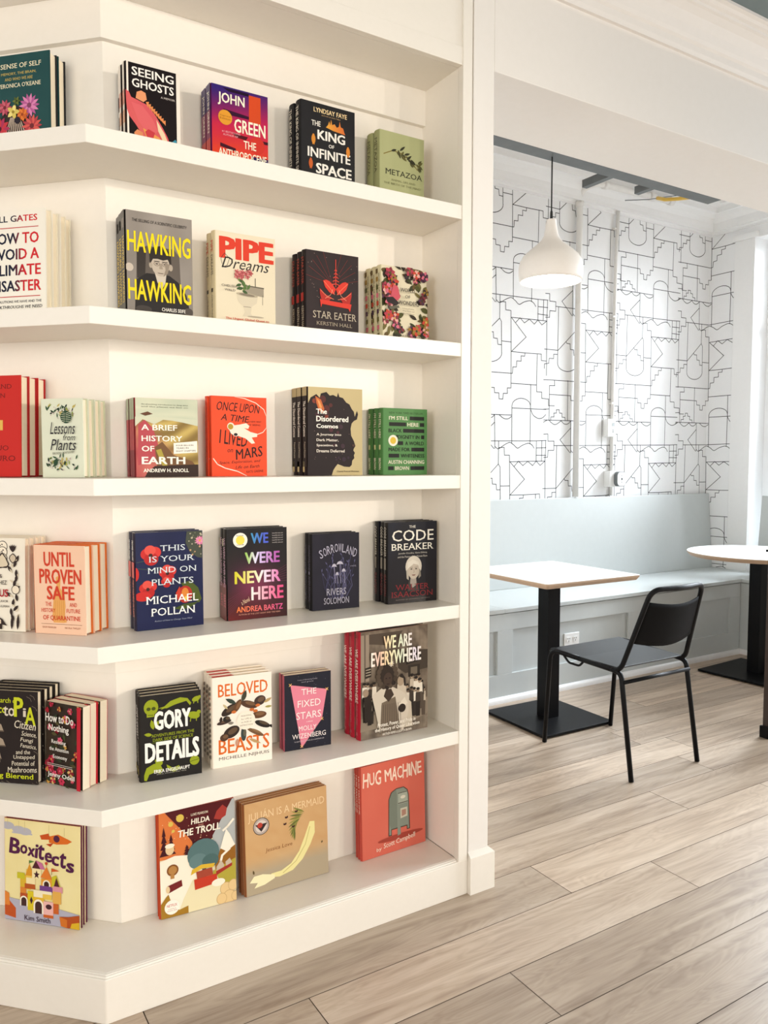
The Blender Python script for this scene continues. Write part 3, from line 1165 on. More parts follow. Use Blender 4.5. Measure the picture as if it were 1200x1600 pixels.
    def flower(s, x, v, r, c1, c2, n=8, core='#e8c860', wd=.55, ph=0):
        for k in range(n):
            s.leaf(x, v, r, r * wd, ph + 360 * k / n, c1 if k % 2 else c2)
        s.E(x, v, r * .22, core, n=10)

    def S(s, txt, v0, v1, c, b=.01, f0=.25, f1=.75):
        """lettering down the spine"""
        vs, fs = text_mesh(txt, 0., 0.)
        xa, xb = min(v[0] for v in vs), max(v[0] for v in vs)
        ya, yb = min(v[1] for v in vs), max(v[1] for v in vs)
        pts = []
        for x, y in vs:
            u = (x - xa) / (xb - xa)
            q = (y - ya) / (yb - ya)
            pts.append((-s.bul - .0002, s.t * (1 - (f0 + (f1 - f0) * q)), (1 - (v0 + (v1 - v0) * u)) * s.h))
        s.mb.add(pts, fs, 0, tone(c))
        if b > .004:
            d = s.h * .0016
            s.mb.add([(x - .00002, y, z + d) for x, y, z in pts], fs, 0, tone(c))

    def SR(s, v0, v1, c, f0=.08, f1=.92):
        """band on the spine"""
        x = -s.bul - .0001
        ya, yb = s.t * (1 - f1), s.t * (1 - f0)
        za, zb = (1 - v1) * s.h, (1 - v0) * s.h
        s.mb.add([(x, ya, za), (x, yb, za), (x, yb, zb), (x, ya, zb)], [(3, 2, 1, 0)], 0, tone(c))

    def top(s, c, f):
        """coloured jacket flap edge on top of the page block"""
        z = s.h - .0012
        s.mb.add([(s.b, s.b, z), (f * s.w, s.b, z), (f * s.w * .9, s.t - s.b, z), (s.b, s.t - s.b, z)], [(0, 1, 2, 3)], 0, tone(c))


def nz(x, y, sc=1., seed=0.):
    return noise.noise(Vector((x * sc, y * sc, seed))) * .5 + .5


def mixc(a, b, t):
    t = max(0, min(1, t))
    if isinstance(a, str):
        a = [int(a[i:i + 2], 16) for i in (1, 3, 5)]
    if isinstance(b, str):
        b = [int(b[i:i + 2], 16) for i in (1, 3, 5)]
    return tuple(p + (q - p) * t for p, q in zip(a, b))


# ------------------------------------------------------------------ the covers
def art_self(c):
    c.G(lambda x, v: mixc('#1f4a4c', '#2c5a58', nz(x, v, 4)), 8, 10)
    c.T('A SENSE OF SELF', .09, .10, .86, .155, '#e9dfc0', .012)
    c.T('MEMORY, THE BRAIN,', .20, .20, .78, .235, '#c8b060', .005)
    c.T('AND WHO WE ARE', .26, .26, .72, .295, '#c8b060', .005)
    c.T('VERONICA O\'KEANE', .14, .325, .85, .375, '#e9dfc0', .012)
    c.E(.42, .80, .26, '#3a2f2c')
    for k in range(9):
        c.L([(.42 + (k - 4) * .018, .72), (.42 + (k - 4) * .05, .99)], .014, '#c9b6a4')
    c.flower(.66, .60, .17, '#d98ab4', '#b9659a', 14, '#8a4a6a', .3)
    c.flower(.70, .84, .17, '#d8645c', '#b84850', 14, '#7a3038', .3)
    c.flower(.16, .84, .18, '#c8404a', '#b03a60', 12, '#5a2030', .4)
    c.flower(.26, .60, .12, '#c96a78', '#b04a5c', 10, '#7a3038', .4)
    c.flower(.55, .70, .10, '#e0823a', '#c8682c', 9, '#a04a20', .6)
    c.flower(.40, .66, .11, '#ead98a', '#d8c46a', 5, '#a08a3a', .6)
    c.flower(.46, .54, .07, '#6f7a3a', '#55622e', 6, '#3a4420', .5)
    c.E(.47, .76, .05, '#2e2530')
    c.S('A SENSE OF SELF', .1, .6, '#e9dfc0')


def art_ghosts(c):
    c.Rc(.055, .004, .93, .996, '#231a1c')
    c.T('SEEING', .12, .05, .88, .155, '#f4efe8', .018)
    c.T('GHOSTS', .12, .195, .88, .30, '#f4efe8', .018)
    c.T('A MEMOIR', .64, .345, .90, .37, '#d8cfc6', .006)
    fish = [(-.0, .36), (.06, .38), (.10, .44), (.22, .46), (.40, .50), (.55, .62), (.66, .74), (.76, .86), (.82, .99), (.45, .99), (.36, .95), (.28, .88), (.18, .78), (.06, .68), (.02, .60), (.01, .50)]
    c.P(fish, lambda x, v: mixc('#e08a6a', '#d4556a', nz(x, v, 5) * 1.2))
    c.P([(.10, .50), (.30, .52), (.48, .66), (.58, .80), (.50, .86), (.36, .84), (.22, .72)], '#dd6f72')
    c.P([(.18, .44), (.20, .36), (.28, .33), (.36, .35), (.38, .43), (.32, .47)], '#e6a074')
    for k in range(9):
        u = k / 8
        c.P([(.36 + .3 * u, .46 + .20 * u), (.42 + .30 * u, .45 + .19 * u), (.40 + .32 * u, .53 + .18 * u)], '#e0935c')
    c.P([(.30, .80), (.46, .84), (.60, .88), (.72, .99), (.40, .99)], '#e5a45c')
    c.P([(.55, .66), (.70, .82), (.80, .99), (.72, .99), (.58, .80)], '#e9d3b0')
    c.P([(.30, .86), (.20, .83), (.14, .88), (.18, .96), (.30, .97)], '#dd9468')
    c.P([(.34, .84), (.40, .80), (.52, .83), (.48, .92), (.38, .92)], '#c9484e')
    c.P([(.74, .96), (.90, .86), (.93, .89), (.78, .995)], '#4a9ab0')
    c.SR(0, .999, '#efe6da')
    c.SR(.30, .46, '#d98066')
    c.SR(.52, .66, '#e0935c', .2, .9)


def art_green(c):
    def f(x, v):
        a = mixc('#3f2a78', '#c42a5a', (v - .0) * 2.2 + (x - .5) * .3)
        return mixc(a, '#e0502c', (v - .45) * 2.0 + .3 * (nz(x, v, 3) - .5))
    c.G(f, 16, 20)
    c.Rc(.66, .04, .87, .40, '#d5552c')
    c.P([(.2, .02), (.66, .02), (.66, .06), (.3, .06)], '#2a1432')
    c.P([(.2, .30), (.66, .33), (.66, .37), (.3, .37)], '#3c1636')
    c.P([(.36, .60), (.64, .61), (.60, .66), (.44, .65)], '#5a1a24')
    c.P([(.15, .76), (.42, .80), (.42, .84), (.15, .81)], '#4a1a2c')
    c.P([(.70, .86), (1, .86), (1, 1), (.66, 1)], '#33235a')
    c.P([(.88, .62), (1, .62), (1, .66), (.88, .66)], '#4a1a2c')
    c.E(.80, .70, .14, '#cf4034')
    c.T('JOHN', .12, .09, .58, .26, '#f7efd8', .02)
    c.T('GREEN', .40, .40, .95, .575, '#f7efd8', .02)
    c.T('THE', .56, .67, .78, .775, '#f7efd8', .015)
    c.T('ANTHROPOCENE', .12, .83, .97, .93, '#f7efd8', .015)
    c.T('REVIEWED', .20, .95, .85, .99, '#f7efd8', .015)
    c.T('#1 BESTSELLING', .18, .59, .50, .615, '#e8b8c0')
    c.T('AUTHOR OF', .20, .63, .46, .655, '#e8b8c0')
    c.E(.24, .415, .12, '#e0a13c')
    c.T('Signed', .15, .385, .33, .41, '#a0602a', .006)
    c.T('Edition', .15, .42, .33, .445, '#a0602a', .006)
    c.SR(0, .3, '#3f2a6c', 0, 1)
    c.SR(.3, .62, '#8a2460', 0, 1)
    c.SR(.62, 1, '#cc3c34', 0, 1)
    c.S('JOHN GREEN', .08, .55, '#f7efd8', .015)


def art_king(c):
    c.G(lambda x, v: mixc('#201f22', '#2b2a2d', nz(x, v, 5)), 8, 10)
    c.T('LYNDSAY FAYE', .24, .06, .85, .12, '#f0d8a8', .018)
    c.T('AUTHOR OF JANE STEELE', .38, .14, .73, .158, '#c8a87a')
    c.T('THE', .20, .235, .36, .30, '#efeae0', .018)
    g = lambda x, v: mixc('#e6b04a', '#d8703a', (x - .45) * 2.5)
    c.P([(.46, .29), (.50, .25), (.52, .20), (.54, .25), (.555, .17), (.575, .24), (.62, .22), (.66, .26), (.70, .24), (.715, .17), (.735, .24), (.78, .25), (.80, .30), (.82, .33), (.6, .315)], g)
    c.T('KING', .31, .345, .81, .465, '#f2ede4', .03)
    c.T('OF', .51, .505, .61, .55, '#f2ede4', .018)
    c.T('INFINITE', .13, .59, .91, .71, '#f2ede4', .025)
    c.T('SPACE', .28, .78, .93, .91, '#f2ede4', .03)
    for x, v, col in ((.23, .48, '#d8923a'), (.87, .55, '#dd9038'), (.18, .80, '#cc6a30')):
        c.E(x, v - .055, .018, col)
        c.E(x, v, .036, col, .075)
        c.Rc(x - .02, v + .03, x - .006, v + .07, col)
        c.Rc(x + .004, v + .03, x + .018, v + .07, col)
    c.T('A NOVEL', .45, .94, .65, .965, '#c8a87a')
    c.S('THE KING OF INFINITE SPACE', .06, .9, '#e4ddd0', .012)


def art_metazoa(c):
    c.serif = True
    c.G(lambda x, v: mixc('#aeb184', '#b9bb8e', nz(x, v, 3)), 6, 8)
    c.L([(.10, .36), (.3, .28), (.5, .30), (.7, .38), (.85, .5)], .018, '#8a7a3c')
    rn = random.Random(3)
    for k in range(26):
        u = rn.random()
        x = .22 + .66 * u
        v = .27 + .22 * max(0, u - .3) + rn.uniform(-.02, .05)
        c.leaf(x, v, rn.uniform(.09, .17), .045, rn.choice([40, 55, -50, -70, -35, 20]), rn.choice(['#4a4a2e', '#5c5a36', '#3b3a26', '#6b6538']))
    c.T('METAZOA', .14, .575, .95, .66, '#3a3a2c', .0)
    c.T('ANIMAL LIFE AND', .26, .72, .80, .75, '#8c8c64')
    c.T('THE BIRTH OF THE MIND', .10, .78, .92, .812, '#8c8c64')
    c.T('PETER GODFREY-SMITH', .18, .90, .86, .93, '#6c6c4c')
    c.S('METAZOA', .10, .55, '#5c5a3c', .0, .3, .75)


def art_gates(c):
    def f(x, v):
        return mixc('#20233c', '#d02a34', (x - .45) * 6)
    c.T('BILL GATES', .10, .055, .86, .115, f, .02)
    c.Rc(.05, .17, .88, .178, '#c23a3c')
    for i, t in enumerate(('HOW TO', 'AVOID A', 'CLIMATE', 'DISASTER')):
        v = .225 + i * .155
        c.T(t, .06, v, .88 + (.03 if i > 1 else 0), v + .105, f, .022)
    c.Rc(.05, .845, .90, .853, '#c23a3c')
    c.T('THE SOLUTIONS WE HAVE AND THE', .06, .885, .92, .91, '#2a2a38', .008)
    c.T('BREAKTHROUGHS WE NEED', .06, .935, .93, .965, '#2a2a38', .012, .2)
    c.S('HOW TO AVOID A CLIMATE DISASTER', .06, .9, '#20233c')


def art_hawking(c):
    c.G(lambda x, v: mixc('#a39b93', '#8a827a', nz(x, v, 3) + (v - .5) * .4), 12, 16)
    # a seated figure in a dark suit before a chair back, monochrome
    c.P([(.16, .42), (.30, .33), (.72, .33), (.80, .40), (.82, .80), (.14, .80)], '#6b625a')
    c.P([(.16, .36), (.30, .34), (.28, .64), (.16, .66)], '#423b36')
    c.E(.05, .56, .06, '#c9bdae')
    c.P([(.12, 1), (.14, .68), (.30, .60), (.46, .60), (.64, .60), (.78, .66), (.90, .78), (.97, 1)], '#2d2826')
    c.P([(.42, .58), (.60, .58), (.58, .68), (.52, .76), (.46, .68)], '#d0c5b6')
    c.E(.51, .50, .135, '#c3b6a6', .175)
    c.E(.365, .51, .026, '#b5a898', .05)
    c.E(.665, .52, .03, '#b5a898', .05)
    c.P([(.35, .50), (.345, .40), (.40, .335), (.50, .315), (.60, .33), (.67, .39), (.675, .49), (.645, .475), (.62, .44), (.55, .455), (.47, .445), (.40, .45), (.375, .48)], '#38302c')
    for x in (.455, .575):
        c.E(x, .495, .046, '#75695e', .033)
        c.E(x, .495, .040, '#bcaf9f', .027)
        c.E(x, .495, .020, '#50463f', .009)
        c.L([(x - .04, .472), (x + .04, .470)], .010, '#4a413b')
    c.P([(.50, .49), (.53, .49), (.545, .545), (.49, .545)], '#a89b8b')
    c.P([(.46, .583), (.56, .585), (.54, .592), (.48, .591)], '#6e5c54')
    c.P([(.575, .47), (.645, .49), (.62, .58), (.55, .62), (.585, .55)], '#9a8d7e')
    c.E(.25, .96, .12, '#4a433e', .05)
    c.E(.93, .95, .07, '#5a514a', .06)
    c.T('THE SELLING OF A SCIENTIFIC CELEBRITY', .10, .075, .92, .105, '#3a332f', .01, .15)
    c.T('HAWKING', .03, .20, .97, .40, '#f0d820', .02)
    c.T('HAWKING', .03, .675, .97, .875, '#f0d820', .02)
    c.T('CHARLES SEIFE', .52, .93, .88, .965, '#efe9df', .015)
    c.SR(0, 1, '#2c2725', 0, 1)
    c.SR(.07, .16, '#8d8074', .2, .8)
    c.S('HAWKING HAWKING', .24, .86, '#eaca24', .02, .2, .8)


def art_pipe(c):
    c.T('PIPE', .10, .065, .95, .285, '#d8442c', .05)
    c.T('Dreams', .11, .275, .90, .40, '#3a322e', -.012, .35)
    c.L([(.12, .36), (.10, .30), (.16, .24), (.24, .29), (.20, .37), (.12, .40)], .007, '#3a322e')
    c.P([(.46, .57), (.80, .58), (.80, .68), (.46, .66)], '#a49a88')
    c.L([(.46, .57), (.80, .58)], .018, '#6e6557')
    c.L([(.66, .57), (.66, .48)], .014, '#6e6557')
    c.L([(.78, .66), (.78, .77)], .006, '#6e6557')
    c.P([(.34, .66), (.70, .68), (.68, .76), (.60, .80), (.58, .88), (.62, .92), (.44, .92), (.48, .87), (.46, .81), (.37, .75)], '#d8cdb6')
    c.E(.52, .675, .18, '#b8ac95', .03, -3)
    c.E(.52, .675, .13, '#8c8170', .018, -3)
    c.L([(.46, .81), (.58, .81)], .008, '#8c8170')
    c.E(.66, .915, .14, '#b5aa95', .014)
    rn = random.Random(4)
    for k in range(14):
        c.leaf(.48 + rn.uniform(-.05, .05), .60 + rn.uniform(-.07, .04), .1, .045, rn.choice([60, 120, 30, 150, -20, 200]), rn.choice(['#5f7a44', '#48623a', '#7a9150']))
    for k in range(14):
        c.flower(.46 + rn.uniform(-.12, .12), .46 + rn.uniform(-.05, .05), .05, '#d78a86', '#b85e5e', 5, '#8c3c40')
    c.T('CHELSEA', .10, .585, .36, .61, '#5c5148')
    c.T('WALD', .15, .63, .32, .655, '#5c5148')
    c.T('The Urgent Global Quest to', .16, .945, .88, .975, '#c8503a', .02)
    c.S('PIPE', .10, .22, '#c8442c', .03)
    c.S('DREAMS', .25, .46, '#4a403a', .0)
    c.SR(.6, .64, '#3a322e', .3, .7)
    c.S('CHELSEA WALD', .67, .92, '#6a5f55', .0, .35, .65)


def art_star(c):
    c.serif = True
    c.G(lambda x, v: mixc('#2a1f22', '#3c2c2c', nz(x, v, 6)), 8, 12)
    rn = random.Random(8)
    for a in (-62, -48, -36, 36, 48, 62, 20, -20, 78, -78):
        r_ = R(a)
        c.L([(.5, .40), (.5 + .62 * math.sin(r_) * .8, .40 - .42 * math.cos(r_))], .006, '#7c2c28')
    for k in range(26):
        c.E(rn.random() * .94 + .03, rn.random() * .6, .006, '#a48880', n=5)
    c.L([(.56, .08), (.56, .42)], .012, '#e2503e')
    for k in range(5):
        c.L([(.56 - .02 - .012 * k, .22 + .045 * k), (.56, .20 + .045 * k), (.58 + .012 * k, .22 + .045 * k)], .012, '#e2503e')
    red = '#d9402f'
    for sgn in (-1, 1):
        q = lambda x: .56 + sgn * x
        c.P([(q(0), .45), (q(.06), .40), (q(.12), .36), (q(.18), .345), (q(.24), .36), (q(.20), .44), (q(.12), .50), (q(.04), .52)], red)
        c.P([(q(.08), .56), (q(.20), .53), (q(.30), .46), (q(.30), .52), (q(.26), .64), (q(.14), .62)], '#b92f26')
        c.L([(q(.02), .52), (q(.12), .44), (q(.22), .37)], .008, '#f08a6a')
        c.L([(q(.04), .58), (q(.16), .56), (q(.29), .48)], .008, '#f08a6a')
        c.L([(q(.06), .46), (q(.10), .53), (q(.20), .58)], .006, '#f5b090')
    c.P([(.26, .60), (.86, .62), (.83, .72), (.80, .68), (.30, .655), (.28, .70)], '#d9402f')
    c.T('STAR EATER', .13, .745, .95, .835, '#c3b6a2', .004)
    c.T('KERSTIN HALL', .20, .875, .87, .92, '#b0a28e', .002)
    c.S('STAR EATER', .08, .40, '#b04a3a', .01)
    c.SR(.5, .6, '#b02f26', .1, .7)
    c.S('KERSTIN HALL', .66, .95, '#b9ab98', .005)


def art_wonders(c):
    rn = random.Random(21)
    pal = ['#b8485a', '#d7768a', '#8c3a48', '#a0803c', '#5a3a52', '#e6b0a6', '#c9503a', '#6b3c3a', '#3a2c34']
    lf = ['#5a5a30', '#44482a', '#6e5a34', '#3c3226', '#7a7040']

    def edge():
        while True:
            x, v = rn.uniform(.03, .97), rn.uniform(.02, .94)
            if not (.33 < x < .73 and .17 < v < .83) and not (.26 < x < .80 and .30 < v < .62):
                return x, v
    for k in range(95):
        x, v = edge()
        c.leaf(x, v, rn.uniform(.12, .22), rn.uniform(.06, .11), rn.uniform(0, 360), rn.choice(lf))
    for k in range(40):
        x, v = edge()
        a, b = rn.choice(pal), rn.choice(pal)
        c.flower(x, v, rn.uniform(.06, .12), a, b, 6, rn.choice(lf + ['#d8b060']), .75, rn.uniform(0, 90))
    c.P([(.15, .44), (.22, .26), (.32, .30), (.36, .44), (.28, .50)], '#d0606e')
    c.P([(.04, .46), (.20, .44), (.34, .52), (.26, .56), (.08, .52)], '#332b2c')
    c.P([(.10, .58), (.32, .55), (.34, .58), (.14, .62)], '#6d6b5c')
    c.T('WORLD', .37, .30, .68, .355, '#332a2c', .012)
    c.T('OF', .47, .395, .58, .44, '#332a2c', .012)
    c.T('WONDERS', .32, .475, .77, .535, '#332a2c', .012)
    for i, t in enumerate(('In Praise of Fireflies,', 'Whale Sharks, and', 'Other Astonishments')):
        c.T(t, .40, .575 + i * .034, .66, .594 + i * .034, '#6a5a50', .0)
    c.T('AIMEE NEZHUKUMATATHIL', .18, .955, .90, .98, '#3a3034', .006)
    c.S('WORLD OF WONDERS', .1, .6, '#4a3c3c', .0, .55, .85)
    for k in range(9):
        c.SR(.04 + k * .105, .10 + k * .105, rn.choice(pal + lf), .05, .5)


def art_klara(c):
    c.serif = True
    c.T('KLARA AND', .12, .085, .84, .13, '#7a1a16', -.006)
    c.T('THE SUN', .22, .175, .72, .22, '#7a1a16', -.006)
    c.Rc(.28, .44, .68, .54, '#e0b860')
    c.T('KAZUO', .28, .69, .78, .74, '#7a1a16', -.006)
    c.T('ISHIGURO', .14, .79, .90, .845, '#7a1a16', -.006)
    c.T('A NOVEL', .40, .90, .62, .92, '#7a1a16', -.006)


def art_lessons(c):
    rn = random.Random(12)
    g = ['#2f4a34', '#3c5c40', '#26382c', '#8c9a4c', '#c0b068']
    for v0, v1, n in ((.10, .27, 34), (.75, .92, 38)):
        for k in range(n):
            x, v = rn.uniform(.16, .84), rn.uniform(v0, v1)
            c.leaf(x, v, rn.uniform(.07, .13), rn.uniform(.02, .045), rn.uniform(20, 160), rn.choice(g))
        for k in range(26):
            x, v = rn.uniform(.18, .82), rn.uniform(v0, v1)
            c.E(x, v, .011, '#b89aa2', n=6)
    c.E(.63, .235, .13, '#2f4f38', .13)
    for k in range(6):
        c.L([(.63, .19 + .02 * k), (.74, .165 + .026 * k)], .007, '#dfe0c4')
        c.L([(.61, .19 + .02 * k), (.52, .175 + .026 * k)], .007, '#dfe0c4')
    c.leaf(.34, .86, .17, .10, 70, '#2f4f38')
    c.T('Lessons', .25, .30, .84, .45, '#2c2730', .004, .3)
    c.T('from', .55, .455, .84, .53, '#2c2730', -.006, .3)
    c.T('Plants', .25, .515, .86, .655, '#2c2730', .004, .3)
    c.T('BERONDA L. MONTGOMERY', .30, .672, .82, .70, '#6a6a5a', .006, .0, 4)


def art_earth(c):
    c.G(lambda x, v: mixc('#b9c2ac', '#d9d8c0', nz(x * .5, v * 3, 4)), 10, 8, v1=.32)

    def f(x, v):
        k = math.sin((v * 26 + x * 9 + 4 * nz(x, v, 2.5)) * 1.0)
        a = mixc('#8c7440', '#c8b06a', .5 + .5 * k)
        b = mixc('#a8444a', '#d88a7a', nz(x, v, 5, 3))
        return mixc(b, a, (x - .18) * 1.5 + (.62 - v) * 1.6 + .3)
    pts_top = .27
    c.G(f, 30, 44, v0=pts_top)
    c.P([(.0, .36), (.12, .27), (.30, .33), (.44, .27), (.62, .28), (.62, .24), (.0, .24)], '#cfd0b8')
    c.P([(.60, .28), (.76, .30), (1, .34), (1, .26), (.6, .24)], '#cdd0ba')
    c.P([(.05, .34), (.15, .275), (.28, .38), (.36, .6), (.30, .8), (.04, .85)], '#b8525a')
    c.P([(.30, .62), (.42, .55), (.60, .72), (.9, .80), (1, .9), (1, 1), (.35, 1)], '#7c5a3a')
    c.P([(.32, .66), (.40, .64), (.50, .86), (.44, .9)], '#b0a04a')
    c.P([(.18, .94), (.3, .86), (1, .84), (1, 1), (.14, 1)], '#3c2a22')
    c.P([(.08, .20), (.20, .17), (.28, .20), (.16, .225)], '#6d4a34')
    c.T('A BRIEF', .10, .335, .66, .405, '#f4f0e4', .018)
    c.T('HISTORY', .10, .475, .74, .545, '#f4f0e4', .018)
    c.T('OF', .10, .605, .29, .675, '#f4f0e4', .018)
    c.T('EARTH', .10, .745, .78, .835, '#f4f0e4', .028)
    c.T('ANDREW H. KNOLL', .12, .895, .84, .94, '#f4f0e4', .022)
    c.P([(.60, .565), (.985, .535), (.985, .685), (.60, .705)], '#f1ece0')
    for i, t in enumerate(('FOUR BILLION', 'YEARS IN', 'EIGHT CHAPTERS')):
        c.T(t, .64, .583 + i * .036, .64 + (.28, .2, .32)[i], .603 + i * .036, '#4a4038', .012, 0, 2)
    c.T('An absorbing introduction to deep time', .10, .07, .84, .09, '#5a6050')
    c.T('and the planet we live on', .10, .10, .84, .12, '#5a6050')
    c.SR(0, .27, '#b4baa2', 0, 1)
    c.SR(.27, .66, '#b8525a', 0, 1)
    c.SR(.66, 1, '#94404a', 0, 1)


def art_mars(c):
    k = '#3a1a14'
    c.T('ONCE UPON', .10, .08, .88, .19, k, .008, .25, -3)
    c.T('A TIME', .17, .23, .68, .31, k, .008, .2, -4)
    c.T('I LIVED', .14, .44, .64, .61, k, .012, -.1, -8)
    c.T('on', .28, .66, .38, .70, k, .004, .2)
    c.T('MARS', .42, .64, .92, .77, k, .014, .15, 8)
    c.T('Space, Exploration, and', .13, .80, .88, .845, k, -.004, .3, 3)
    c.T('Life on Earth', .42, .86, .86, .90, k, -.004, .3, 3)
    c.T('KATE GREENE', .62, .925, .93, .955, k, .002, 0, 3)
    w = '#f3e3d2'
    c.L([(.42, .0), (.60, .02), (.80, .07), (.95, .15), (1.0, .24), (1.0, .38), (.93, .44), (.82, .47)], .012, w)
    c.L([(.03, .78), (.10, .85), (.24, .90), (.46, .94), (.62, 1.0)], .016, w)
    c.P([(.40, .36), (.50, .35), (.60, .40), (.70, .44), (.82, .46), (.82, .50), (.72, .51), (.78, .58), (.72, .59), (.60, .52), (.50, .50), (.40, .44)], w)
    c.P([(.36, .34), (.30, .38), (.34, .46), (.42, .50), (.50, .49), (.46, .40)], w)
    c.P([(.5, .35), (.62, .33), (.68, .36), (.66, .40), (.56, .39)], w)
    c.E(.345, .375, .065, '#f3e3d2')
    c.E(.34, .378, .048, '#b99a3c')
    c.E(.43, .475, .035, '#2e2a30', .025)
    c.T('A NEW WAY', .66, .30, .9, .32, k)
    c.T('OF SEEING', .66, .34, .88, .36, k)


def art_cosmos(c):
    head = [(.0, 1), (.0, .20), (.06, .12), (.16, .08), (.22, .12), (.24, .07), (.34, .05), (.40, .09), (.46, .08), (.53, .10), (.55, .05), (.575, .10), (.64, .11), (.70, .16), (.76, .18), (.80, .23), (.84, .26), (.86, .32), (.87, .30), (.90, .25), (.92, .29), (.90, .35), (.84, .37), (.80, .40),
            (.78, .46), (.79, .54), (.84, .60), (.87, .66), (.84, .69), (.83, .71), (.86, .74), (.84, .77), (.85, .80), (.81, .83), (.80, .88), (.76, .905), (.66, .90), (.54, .87), (.50, .90), (.46, .94), (.43, 1)]
    c.P(head, '#2a1d1e')
    rn = random.Random(5)
    for k in range(9):
        c.E(.12 + rn.random() * .34, .10 + rn.random() * .26, rn.uniform(.03, .06), rn.choice(['#5c2c2a', '#8a4030', '#4a2830']))
    c.P([(.14, .10), (.24, .14), (.30, .24), (.28, .30), (.20, .26), (.16, .18)], '#c9703c')
    c.P([(.17, .13), (.22, .16), (.26, .23), (.22, .24)], '#e0a060')
    for k in range(12):
        c.E(.35 + rn.random() * .4, .35 + rn.random() * .5, rn.uniform(.015, .04), rn.choice(['#47303a', '#3c2a38', '#5a3038']), n=10)
    for k in range(22):
        c.E(.1 + rn.random() * .66, .15 + rn.random() * .7, .004, '#c9a4a0', n=4)
    c.P([(.80, .645), (.84, .64), (.855, .66), (.82, .67)], '#5a4038')
    c.T('The', .155, .245, .34, .30, '#f3eee4', .03)
    c.T('Disordered', .155, .325, .73, .385, '#f3eee4', .03)
    c.T('Cosmos', .155, .415, .54, .46, '#f3eee4', .03)
    for i, (t, x1) in enumerate((('A Journey into', .60), ('Dark Matter,', .55), ('Spacetime, &', .53), ('Dreams Deferred', .66))):
        c.T(t, .155, .52 + .061 * i, x1, .553 + .061 * i, '#e6ddd0', .022)
    c.T('Chanda Prescod-Weinstein', .52, .945, .93, .963, '#5a4a30', .012)
    c.SR(0, .10, '#b3a27c', 0, 1)
    c.SR(.10, .90, '#2a1d1e', 0, 1)
    c.SR(.84, .96, '#c8b88c', .1, .5)
    c.S('The Disordered Cosmos', .16, .56, '#efe8dc', .015)
    c.S('Prescod-Weinstein', .62, .80, '#d0c4b0', .0, .4, .7)


def art_still(c):
    k, w = '#232520', '#e9e4cf'
    c.T('NEW YORK TIMES BESTSELLER', .14, .055, .90, .085, '#38552f', .006)
    rows = [[('T', "I'M STILL", .14, .56, w), ('B', .60, .93)], [('B', .14, .52), ('T', 'HERE', .55, .80, w), ('B', .83, .93)],
            [('T', 'BLACK', .13, .42, k), ('B', .45, .93)], [('B', .30, .33), ('T', 'DIGNITY IN', .34, .82, k), ('B', .86, .93)],
            [('B', .33, .45), ('T', 'A WORLD', .50, .92, k)], [('T', 'MADE FOR', .13, .60, k), ('B', .64, .93)],
            [('B', .13, .36), ('T', 'WHITENESS', .40, .93, k)], [('T', 'AUSTIN CHANNING', .12, .93, w)], [('B', .12, .24), ('T', 'BROWN', .27, .58, w), ('B', .62, .93)]]
    for i, r in enumerate(rows):
        v = .118 + i * .0945
        for q in r:
            if q[0] == 'B':
                c.Rc(q[1], v - .002, q[2], v + .055, k)
            else:
                c.T(q[1], q[2], v, q[3], v + .055, q[4], .016)
    c.E(.225, .485, .105, '#f0ead8')
    c.E(.225, .485, .065, '#e0c04a')
    c.S("I'M STILL HERE", .08, .45, w, .015)
    c.SR(.55, .62, '#cfd0a0', .3, .7)
    c.S('BROWN', .75, .92, w, .01)


def art_delic(c):
    k = '#3a2c28'
    rn = random.Random(9)
    for v in (.07, .13, .20):
        for x in (.12, .38, .62):
            c.E(x, v + .02, .085, k)
            c.E(x, v + .02, .075, '#efe6d4')
            for q in range(5):
                c.E(x + rn.uniform(-.05, .05), v + .02 + rn.uniform(-.025, .025), .012, k, n=6)
    c.leaf(.80, .16, .16, .13, -90, k)
    c.leaf(.80, .17, .13, .10, -90, '#cdbfa8')
    for k_ in range(5):
        c.leaf(.80, .15, .12, .03, 60 + 15 * k_, k)
    c.P([(.56, .20), (.62, .15), (.68, .20), (.74, .28), (.70, .32), (.52, .32), (.50, .28)], k)
    c.P([(.57, .21), (.62, .17), (.67, .21), (.72, .28), (.69, .31), (.53, .31), (.52, .28)], '#d9ccb4')
    c.L([(.1, .38), (.4, .35), (.72, .30)], .012, k)
    for i in range(13):
        v = .26 + i * .052
        c.leaf(.80 + rn.uniform(-.03, .08), v, .12, .05, rn.uniform(30, 150), k)
        c.leaf(.81 + rn.uniform(-.02, .07), v + .01, .08, .025, rn.uniform(30, 150), '#d9ccb4')
    c.E(.85, .55, .07, k)
    c.E(.85, .55, .06, '#e8dcc8')
    c.T('ROB DUNN &', .16, .385, .62, .43, k, .01)
    c.T('MONICA SANCHEZ', .10, .455, .70, .50, k, .01)
    c.T('DELICIOUS', .06, .55, .72, .63, '#b0303a', .03)
    c.T('THE EVOLUTION OF FLAVOR', .10, .665, .72, .69, k, .006)
    c.T('AND HOW IT MADE US HUMAN', .08, .72, .74, .745, k, .006)
    c.P([(.30, .97), (.32, .90), (.36, .86), (.52, .84), (.62, .87), (.70, .94), (.62, .93), (.62, .98), (.57, .98), (.55, .94), (.42, .94), (.40, .98), (.35, .98)], k)
    c.P([(.33, .93), (.36, .87), (.52, .85), (.60, .88), (.60, .92), (.40, .93)], '#d9ccb4')
    for x in (.78, .88):
        c.leaf(x, .98, .24, .05, 86, k)


